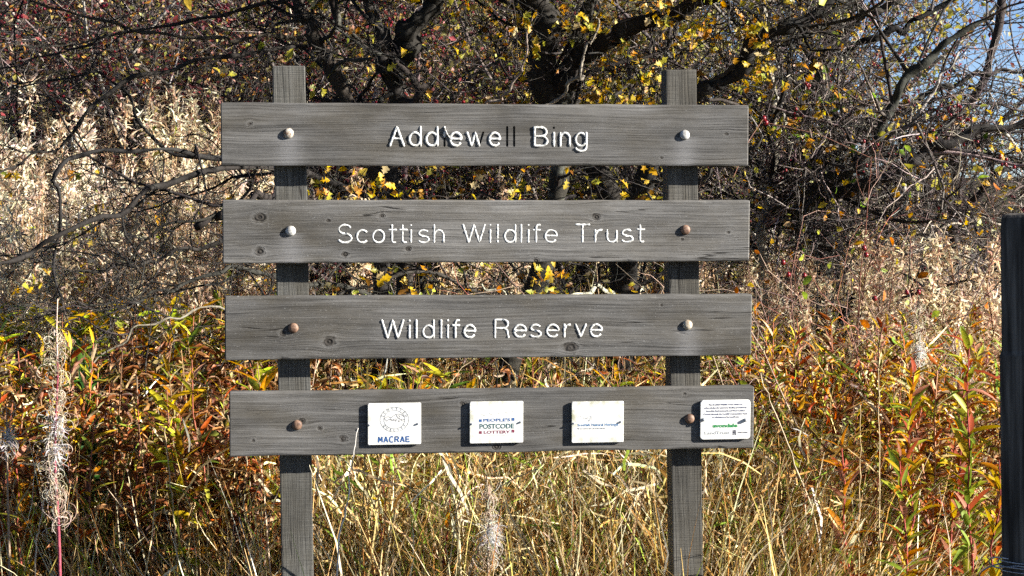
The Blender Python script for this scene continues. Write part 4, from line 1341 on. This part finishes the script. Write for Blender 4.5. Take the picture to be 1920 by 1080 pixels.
GREENISH = [leafy_proto(140 + i, GRY, GRYP, 60, mixed=.25, width=1.2) for i in range(5)]
BROWN = [leafy_proto(150 + i, BRN, BRNP, 90, droop=.4, tmpl=CRUMPLE, width=1.0, Lr=(.05, .10), stemc=((0.2, 0.1, 0.06), (0.42, 0.3, 0.2))) for i in range(6)]
AUTUMN = [leafy_proto(160 + i, AUT, AUTP, 70, mixed=.35, Lr=(.055, .105), width=1.0, droop=-.25) for i in range(7)]
x, y = spread(75, -60, 520, 5.6, 7.0, rs)
for i in range(len(x)):
    place(GREENISH[i % 5], x[i], y[i], h_for(max(545, 590 + rs.normal() * 30), x[i], y[i]), rs, 'yellow-green leaved willowherb below the fluffy stand on the left', 'plant', 'yellowing willowherb on the left', name='yellowing_willowherb')
x, y = spread(10, -60, 480, 7.5, 9.0, rs)
for i in range(len(x)):
    place(GREENISH[i % 5], x[i], y[i], min(1.55, h_for(400 + rs.normal() * 50, x[i], y[i])), rs, 'tall yellow-green willowherb among the pale fluffy plumes on the left', 'plant', 'leafy willowherb among the plumes', name='yellowing_willowherb')
x, y = spread(58, 150, 560, 4.55, 5.7, rs)
for i in range(len(x)):
    place(BROWN[i % 6], x[i], y[i], h_for(690 + rs.normal() * 50 + 60 * (5.7 - y[i]), x[i], y[i]), rs, 'withered brown willowherb in the dark patch lower left', 'plant', 'withered brown willowherb lower left', name='withered_willowherb')
x, y = spread(42, -60, 190, 4.45, 5.6, rs)
for i in range(len(x)):
    place(AUTUMN[i % 7], x[i], y[i], h_for(max(630, 700 + rs.normal() * 70), x[i], y[i]), rs, 'orange-leaved willowherb at the left edge of the picture', 'plant', 'orange willowherb at the left edge', name='autumn_willowherb')
x, y = spread(20, 150, 560, 4.6, 5.6, rs)
for i in range(len(x)):
    place(GREENISH[i % 5], x[i], y[i], h_for(max(640, 740 + rs.normal() * 70), x[i], y[i]), rs, 'olive-gold willowherb among the withered brown ones lower left', 'plant', 'olive-gold willowherb among the brown', name='yellowing_willowherb')
x, y = spread(22, 170, 560, 4.6, 5.8, rs)
for i in range(len(x)):
    place(AUTUMN[i % 7], x[i], y[i], h_for(max(640, 710 + rs.normal() * 60), x[i], y[i]), rs, 'orange-tinged willowherb among the withered brown ones lower left', 'plant', 'orange willowherb among the brown', name='autumn_willowherb')
x, y = spread(120, 1400, 1980, 4.7, 6.6, rs, .9)
for i in range(len(x)):
    place(AUTUMN[i % 7], x[i], y[i], h_for(max(600, 655 + rs.normal() * 40) - 20 * (y[i] - 5), x[i], y[i]) * (.82 if x[i] / y[i] * FPX + 960 < 1560 and y[i] < 5.4 else 1), rs,
          'rust and orange leaved willowherb in the stand right of the sign', 'plant', 'autumn willowherb right of the sign', name='autumn_willowherb')
x, y = spread(40, 580, 1300, 5.4, 6.8, rs)
for i in range(len(x)):
    place((GREENISH + AUTUMN)[i % 12], x[i], y[i], h_for(690 + rs.normal() * 35, x[i], y[i]), rs, 'leafy willowherb stem growing behind the lower planks', 'plant', 'leafy willowherb behind the lower planks', name='yellowing_willowherb')

# ---- the nearest plants, each leaf its own piece
LEAFKEY = {}
def leaf_key(c, curl):
    k = (tuple(np.round(c, 3)), curl)
    if k not in LEAFKEY:
        a = Acc(); t = LANCE_CURL if curl else LANCE
        a.add(t[0] * np.array([1, 1.15, 1]), t[1], np.array(c)); LEAFKEY[k] = a.mesh('leaf', M_LEAF)
    return LEAFKEY[k]


def hero_willowherb(px, y, row, nleaf, label, cols, p, seed, Lr=(.08, .125), group=None, stemc=((0.3, 0.06, 0.05),)):
    rng = np.random.default_rng(seed); nleaf = int(nleaf * 1.4)
    x = (px - 960) / FPX * y; gz = float(ground_z(x, y)); h = h_for(row, x, y) + .02
    e = empty('willowherb', (x, y, gz - .02), 0, label, 'plant', group)
    st = stem_path(h, .05, rng)
    a = Acc(); tubes(a, st[None], np.linspace(.005, .0016, 9)[None], 6, pal(stemc, 1, rng)); a.build('stem', M_STEM, e, True)
    pos, M, L, C = leaves_on(None, st, nleaf, .3, 1.0, Lr, rng, cols, p, -.25)
    for i in range(nleaf):
        c = np.array(cols)[rng.choice(len(cols), p=p)]
        o = link('leaf', leaf_key(c, rng.uniform() < .2), e)
        o.matrix_local = Matrix.Translation(Vector(pos[i])) @ Matrix(M[i]).to_4x4() @ Matrix.Scale(float(L[i]), 4)
    return e


hg = [(0.22, 0.3, 0.05), (0.38, 0.4, 0.06), (0.52, 0.36, 0.05), (0.48, 0.2, 0.04), (0.5, 0.24, 0.17), (0.35, 0.09, 0.05)]
hero_willowherb(1725, 4.4, 850, 40, 'low green and gold willowherb at the bottom left of the dark post', hg, [.25, .25, .22, .16, .06, .06], 1)
hero_willowherb(1835, 4.5, 640, 58, 'tall green and yellow willowherb hard against the dark post', hg, [.28, .28, .18, .12, .08, .06], 2)
hero_willowherb(1690, 4.65, 690, 48, 'red-tipped orange willowherb left of the tall green one by the post', hg, [.06, .14, .3, .22, .12, .16], 3)
hero_willowherb(1775, 4.75, 730, 44, 'rusty willowherb between the two brightest plants beside the dark post', hg, [.05, .1, .2, .3, .15, .2], 4)
hero_willowherb(1860, 4.35, 860, 34, 'yellowing willowherb at the foot of the dark post', hg, [.2, .3, .25, .15, .05, .05], 5)
hero_willowherb(1612, 4.55, 830, 32, 'short brick-red willowherb left of the low green and gold one', hg, [.03, .1, .15, .37, .15, .2], 6)
dg = [(0.03, 0.085, 0.02), (0.045, 0.12, 0.025), (0.07, 0.14, 0.03)]
hero_willowherb(188, 4.9, 645, 46, 'dark green willowherb standing out among the brown stems on the left', dg, [.4, .35, .25], 7, (.08, .13), stemc=((0.1, 0.12, 0.04),))
hero_willowherb(25, 4.6, 845, 34, 'gold and orange willowherb in the lower left corner', hg, [.06, .22, .4, .22, .05, .05], 8)
hero_willowherb(690, 4.7, 870, 26, 'bright orange dying willowherb below the first plaque', hg, [.02, .08, .3, .45, .05, .1], 9, (.07, .11))
hero_willowherb(815, 4.55, 930, 24, 'gold-leaved willowherb in the straw under the second plaque', hg, [.12, .25, .38, .17, .04, .04], 10, (.08, .11))


def hero_seedhead(pts, depth, rows, n, label, rad, seed, pink=True, leaf=True):
    rng = np.random.default_rng(seed)
    w = np.array([at(px, py, depth) for px, py in pts])
    g = np.array([w[0][0], depth, float(ground_z(w[0][0], depth)) - .02])
    st = smooth_path(np.concatenate([g[None], w]), 24) - g
    e = empty('seeding_willowherb', g, 0, label, 'plant')
    zs = np.linspace(0, 1, 24)[:, None]
    col = np.where(zs < .72, np.array([[.28, .06, .085]]), np.array([[.6, .42, .34]])) if pink else np.full((24, 3), .3) * np.array([[1, .72, .5]])
    a = Acc(); tubes(a, st[None], np.linspace(.0046, .0014, 24)[None], 6, col[None]); a.build('stem', M_STEM, e, True)
    za = at(pts[0][0], rows[0], depth)[2] - g[2]; zb = at(pts[0][0], rows[1], depth)[2] - g[2]
    z = rng.uniform(zb, za, n)
    base = np.stack([np.interp(z, st[:, 2], st[:, i]) for i in range(3)], 1)
    an = rng.uniform(0, 6.28, n); out = np.stack([np.cos(an), np.sin(an), 0 * an], 1)
    b = Acc()
    f = 1 - .35 * (z - zb) / (za - zb)
    curls(b, base + out * .008, out, rng.uniform(.09, .17, n) * f * rad, rng, .00095, pal([(.64, .54, .4), (.5, .39, .27), (.72, .65, .54)], n, rng), 14, (3.0, 9.5))
    b.build('seed_pods', M_FLUFF, e)
    for zc in (.42, .55):
        c = Acc(); m = 60
        q = np.array([np.interp(zb + (za - zb) * zc, st[:, 2], st[:, i]) for i in range(3)]) + np.array([.004, -.012, 0])
        P = grow(q + rng.normal(size=(m, 3)) * np.array([.006, .006, .012]), np.array([[.4, -.3, .3]]) + .5 * rng.normal(size=(m, 3)), rng.uniform(.02, .04, m), 5, .3, np.array([0, 0, -.25]), rng)
        ribbons(c, P, norm(rng.normal(size=(m, 1, 3))) * np.array([.0008, .001, .001, .0008, .0004])[None, :, None], pal([(.62, .61, .6)], m, rng, .1))
        c.build('fluff_tuft', M_FLUFF, e)
    if leaf:
        c = Acc(); leaves_on(c, st, 26, .12, .62, (.08, .13), rng, BRN + [(.5, .42, .1)], BRNP[:-1] + [.03, .03], .6, LANCE_CURL)
        c.build('leaves', M_LEAF, e)


hero_seedhead([(112, 1060), (104, 900), (104, 800), (108, 700), (106, 620), (108, 560)], 3.92, (630, 1000), 210, 'curly white seed spike on a pink stem in front, far left', .72, 71, True, False)
hero_seedhead([(18, 1070), (14, 900), (12, 760)], 4.35, (770, 870), 30, 'smaller fluffy seed spike cut by the left edge', .6, 72, False, False)
hero_seedhead([(915, 1070), (918, 960), (912, 890)], 4.175, (925, 1075), 90, 'tangled whitish seed spike in the straw below the second plaque', .8, 73, False, False)
hero_seedhead([(1800, 760), (1795, 680), (1790, 640)], 5.2, (650, 740), 60, 'frayed seed spike above the rusty plants near the dark post', .8, 74, False, False)
hero_seedhead([(1712, 760), (1716, 660), (1725, 570)], 5.0, (585, 735), 130, 'tall beige seed spike between the sign and the dark post', .75, 75, False, False)

# ================================================================== grass and undergrowth
def grass(n, px0, px1, y0, y1, Lr, seed, cols, p, wr=(.0014, .0038), lean=.36, droop=-.1, near=1.0):
    rng = np.random.default_rng(seed)
    x, y = spread(n, px0, px1, y0, y1, rng, near)
    # tufts
    tx, ty = spread(n // 25, px0, px1, y0, y1, rng, near)
    ti = rng.integers(0, len(tx), n); tm = rng.uniform(size=n) < .65
    x = np.where(tm, tx[ti] + rng.normal(size=n) * .04, x); y = np.where(tm, ty[ti] + rng.normal(size=n) * .04, y)
    st = np.stack([x, y, ground_z(x, y)], 1)
    d = np.array([0, 0, 1.0]) + lean * rng.normal(size=(n, 3)) * np.array([1, 1, .2])
    P = grow(st, d, rng.uniform(*Lr, n), 6, .14, np.array([0, 0, droop]), rng)
    wd = rng.uniform(*wr, n)
    a = rng.uniform(0, 6.28, n)
    S = np.stack([np.cos(a), np.sin(a), .2 * rng.normal(size=n)], 1)[:, None] * wd[:, None, None] * np.array([.8, 1, 1, .9, .6, .15])[None, :, None]
    return P, S, pal(cols, n, rng, .2, p)


g = Acc()
for args in [(9000, 540, 1340, 4.35, 6.0, (.55, 1.05), 80, STRAW, STRAWP), (3600, 1300, 1600, 4.4, 5.6, (.5, .95), 81, STRAW, STRAWP),
             (1200, 1560, 1980, 4.6, 5.8, (.4, .8), 82, STRAW, [.2, .12, .18, .12, .1, .22, .06]),
             (3800, -80, 560, 4.3, 5.6, (.5, .95), 83, STRAW, [.22, .16, .16, .06, .2, .1, .1], (.0013, .003), .22),
             (6000, 500, 1900, 6.0, 9.0, (.6, 1.15), 84, STRAW, STRAWP), (3500, -100, 560, 6.0, 9.0, (.5, 1.0), 85, STRAW, STRAWP)]:
    ribbons(g, *grass(*args))
def broken(n, px0, px1, y0, y1, z0, z1, seed, p=STRAWP):
    rng = np.random.default_rng(seed)
    x, y = spread(n, px0, px1, y0, y1, rng)
    st = np.stack([x, y, ground_z(x, y) + rng.uniform(z0, z1, n)], 1)
    P = grow(st, rng.normal(size=(n, 3)) * np.array([1, 1, 1.1]), rng.uniform(.06, .26, n), 5, .22, np.array([0, 0, -.1]), rng)
    S = norm(rng.normal(size=(n, 1, 3))) * (rng.uniform(.0016, .0048, n)[:, None] * np.array([.7, 1, 1, .8, .3])[None])[..., None]
    return P, S, pal(STRAW, n, rng, .2, p)


ribbons(g, *broken(3600, 580, 1330, 4.4, 5.6, .1, .92, 86)); ribbons(g, *broken(2200, 1330, 1600, 4.5, 5.8, .1, .85, 87))
ribbons(g, *broken(1200, 1600, 1980, 5.0, 6.6, .1, 1.0, 88)); ribbons(g, *broken(1800, -80, 580, 4.5, 6.4, .1, .95, 89))
tag(g.build('grass', M_DRY), 'straw coloured dry grass with a few green blades under the sign', 'grass', kind='stuff')

# loose dead leaves and broken bits caught among the stems
def litter(n, px0, px1, y0, y1, z0, z1, seed, cols, p, Lr):
    rng = np.random.default_rng(seed)
    x, y = spread(n, px0, px1, y0, y1, rng)
    z = ground_z(x, y) + z0 + (z1 - z0) * rng.uniform(0, 1, n) ** 1.2
    a = Acc()
    t = CRUMPLE
    scatter(a, *t, np.stack([x, y, z], 1), rand_rot(n, rng), rng.uniform(*Lr, n), pal(cols, n, rng, .25, p))
    return a


tag(litter(7000, -80, 570, 4.6, 6.8, .15, 1.02, 90, BRN, BRNP, (.03, .075)).build('undergrowth', M_LEAF), 'crisp brown dead leaves massed between the stems, lower left', 'undergrowth', kind='stuff')
tag(litter(8000, 1390, 1990, 5.0, 7.2, .15, 1.0, 91, AUT, AUTP, (.03, .07)).build('undergrowth', M_LEAF), 'rusty dead leaves massed between the stems, lower right', 'undergrowth', kind='stuff')
tag(litter(6000, 520, 1400, 5.0, 7.5, .1, .95, 92, BRN + STRAW, None, (.03, .07)).build('undergrowth', M_LEAF), 'brown and straw leaf litter massed behind the sign', 'undergrowth', kind='stuff')


# ---- single stalks that stand out
def stalk(pts, depth, r, col, label, seed):
    w = np.array([at(px, py, depth) for px, py in pts])
    x, y = w[-1][0], depth
    gz = float(ground_z(x, y)) - .02
    d = w[-1] - w[-2]; foot = np.array([w[-1][0] + d[0] * .6, depth, gz])
    p = smooth_path(np.concatenate([w, foot[None]]), 26)
    rng = np.random.default_rng(seed)
    p[:-1] += rng.normal(size=(25, 3)) * .0012
    a = Acc(); tubes(a, p[None] - foot, (np.linspace(.55, 1, 26) * r * (1 + .15 * rng.normal(size=26)))[None], 5, np.array([col]))
    o = a.build('dry_stalk', M_DRY, None, True, loc=foot)
    tag(o, label, 'stalk')


stalk([(671, 803), (660, 870), (648, 960), (632, 1075)], 3.93, .0022, (.78, .74, .68), 'thin white stalk rising in front of the lowest plank', 1)
stalk([(309, 800), (317, 880), (325, 960), (333, 1078)], 4.35, .0026, (.55, .42, .26), 'tan bare stalk in the dark brown patch lower left', 2)
stalk([(1424, 700), (1455, 780), (1495, 880), (1540, 1045)], 4.5, .0024, (.6, .5, .36), 'long slanting pale stalk right of the lowest plank', 3)
stalk([(1613, 760), (1612, 900), (1609, 1075)], 4.5, .0022, (.55, .42, .25), 'left one of two straight upright stalks right of the sign', 4)
stalk([(1647, 690), (1649, 850), (1650, 1075)], 4.5, .0024, (.6, .48, .3), 'right and taller one of two straight upright stalks right of the sign', 5)
stalk([(83, 925), (75, 990), (66, 1075)], 4.2, .0022, (.7, .6, .46), 'short pale stalk just left of the pink-stemmed seed spike', 6)
stalk([(756, 905), (790, 930), (830, 950), (858, 975)], 4.4, .0036, (.72, .6, .38), 'thick broken straw leaning under the first plaque', 7)
stalk([(1010, 878), (960, 900), (905, 935), (850, 985)], 4.35, .0022, (.7, .62, .42), 'arched straw crossing below the second plaque', 8)
stalk([(683, 855), (682, 940), (676, 1075)], 4.4, .0026, (.58, .48, .22), 'upright yellow stalk just right of the thin white one', 9)
stalk([(742, 950), (728, 1010), (712, 1075)], 4.3, .003, (.66, .54, .3), 'stout straw stalk at the bottom under the first plaque', 10)


# ---- the dog rose right of the sign
def dog_rose():
    rng = np.random.default_rng(55)
    y0 = 5.6; x0 = (1500 - 960) / FPX * y0
    base = np.array([x0, y0, float(ground_z(x0, y0))])
    e = empty('dog_rose_bush', base, 0, 'thorny rose bush of arching red-brown canes with red hips', 'bush')
    n = 22
    a = rng.uniform(0, 6.28, n)
    st = np.stack([rng.normal(size=n) * .12, rng.normal(size=n) * .1, 0 * a], 1)
    P = grow(st, np.stack([np.cos(a) * .35 + .05, np.sin(a) * .3 - .1, np.ones(n)], 1), rng.uniform(1.1, 1.9, n), 14, .07, np.array([.0, -.0, -.055]), rng)
    R = np.linspace(.0045, .0016, 14)[None] * rng.uniform(.7, 1.1, (n, 1))
    RED = [(0.26, 0.1, 0.07), (0.2, 0.1, 0.08), (0.14, 0.09, 0.07), (0.4, 0.28, 0.22)]
    for i in range(n):
        c = Acc(); tubes(c, P[i:i + 1], R[i:i + 1], 5, pal(RED, 1, rng, .2)); c.build('cane', M_TWIG, e, True)
    acc, lv = make_twigs(P, R, [(260, (.12, .5), 6, .2, (.4, 1.2), .6, (.0014, .0024), 3, .2, (0, 0, -.02)), (700, (.05, .18), 4, .25, (.5, 1.3), .8, (.0011, .0016), 3, .1, (0, 0, 0))], rng, RED)
    tag(acc.build('twigs', M_TWIG, e), kind='stuff')
    c = np.concatenate([lv[0][0][:, -1], lv[1][0][:, -1]])
    q = c[rng.choice(len(c), 260)]
    f = Acc(); m = len(q)
    scatter(f, *ROUND, q, rand_rot(m, rng), rng.uniform(.02, .036, m), pal([(0.3, 0.38, 0.06), (0.5, 0.42, 0.06), (0.45, 0.16, 0.04), (0.2, 0.3, 0.05)], m, rng))
    tag(f.build('foliage', M_LEAF, e), kind='stuff')
    for (px, py) in ((1432, 222), (1436, 230), (1620, 465), (1624, 478), (1640, 560), (1700, 548), (1722, 548), (1468, 492), (1478, 515), (1508, 517), (1512, 523), (1745, 592)):
        p = at(px, py, y0 - .2 + rng.uniform(-.2, .2))
        # hips hang on the nearest twig end
        k = np.argmin(np.linalg.norm(c + base - p, axis=1))
        link('rose_hip', HIP, e, Vector(p - base))
        t = Acc(); tubes(t, np.stack([c[k], (c[k] + p - base) / 2 + [0, 0, .02], p - base])[None], np.full((1, 3), .0011), 3, np.array([[.2, .09, .06]])); t.build('hip_stalk', M_TWIG, e)


dog_rose()

# ================================================================== dark fence post with wire, right edge
t = NT('tarred dark timber')
o = t.obj(); x, y, z = t.xyz(o)
n1 = t.noise(t.vec(t.math('MULTIPLY', x, 90.0), t.math('MULTIPLY', y, 90.0), t.math('MULTIPLY', z, 4.0)), 1.0, 4)
n2 = t.noise(o, 30.0, 3)
c = t.ramp(n1, [(0.35, (0.02, 0.017, 0.014)), (0.52, (0.065, 0.058, 0.05)), (0.70, (0.14, 0.127, 0.11))])
M_DPOST = t.done(t.bsdf(c, 0.75, t.bump(t.math('ADD', n1, t.math('MULTIPLY', n2, .5)), 0.6, 0.002), spec=0.25))
yd = 3.62
pl_ = at(1880, 400, yd); pb_ = at(1884, 1070, yd)
FP = empty('fence_post', (pl_[0] + .078, yd + .03, 0), math.radians(-20), 'black square fence post with wire at the right edge', 'post')
FP.rotation_euler = (0, math.radians(-1.6), math.radians(-20)); FP.location.x += .035
bm = bmesh.new()
W = .062
prof = [(-W, -W), (W, -W), (W, W), (-W, W)]
zt = float(pl_[2])
levels = [(-.4, 1.02), (zt - .29, 1.02), (zt - .285, .96), (zt - .03, .95), (zt - .004, .92), (zt, .82)]
rings = []
for z_, s in levels:
    rings.append([bm.verts.new((px * (s if px < 0 else 1), py * s, z_)) for px, py in prof])
for A, B in zip(rings[:-1], rings[1:]):
    for i in range(4): bm.faces.new((A[i], A[(i + 1) % 4], B[(i + 1) % 4], B[i]))
bm.faces.new(rings[-1])
bmesh.ops.recalc_face_normals(bm, faces=bm.faces)
bmesh.ops.bevel(bm, geom=list(bm.edges), offset=.003, segments=1, affect='EDGES')
link('shaft', bm_mesh('shaft', bm, M_DPOST), FP)
M_WIRE = mat_plain('galvanised wire', (0.42, 0.44, 0.47), 0.4, 0.5, 0.8, nscale=200, var=.35)
def wire(pts, r, k=40):
    a = Acc(); tubes(a, smooth_path(pts, k)[None], np.full((1, k), r), 6, np.array([[.4, .4, .4]]))
    return a.build('wire_loop', M_WIRE, FP, True)


zw = float(at(1900, 1055, yd)[2])
ring = lambda dz, s, ex: [(-.066 * s - ex, .07, dz + zw), (-.069 * s - ex, -.02, dz + zw + .004), (-.06 * s, -.069 * s, dz + zw + .003), (0, -.0665 * s, dz + zw - .004), (.06 * s, -.069 * s, dz + zw - .008), (.07 * s, 0, dz + zw - .006), (.069, .07, dz + zw)]
wire(ring(.004, 1.0, 0), .0018); wire(ring(-.006, 1.04, .002), .0018); wire(ring(-.016, 1.0, .0), .0016)
wire([(-.05, -.069, zw + .012), (-.075, -.078, zw + .016), (-.088, -.07, zw + .008), (-.085, -.06, zw - .004), (-.07, -.066, zw - .008), (-.03, -.071, zw - .002), (.02, -.07, zw - .01)], .0018)
wire([(-.066, -.05, zw - .002), (-.095, -.06, zw - .012), (-.11, -.05, zw - .03), (-.10, -.04, zw - .05), (-.075, -.05, zw - .04)], .0016)
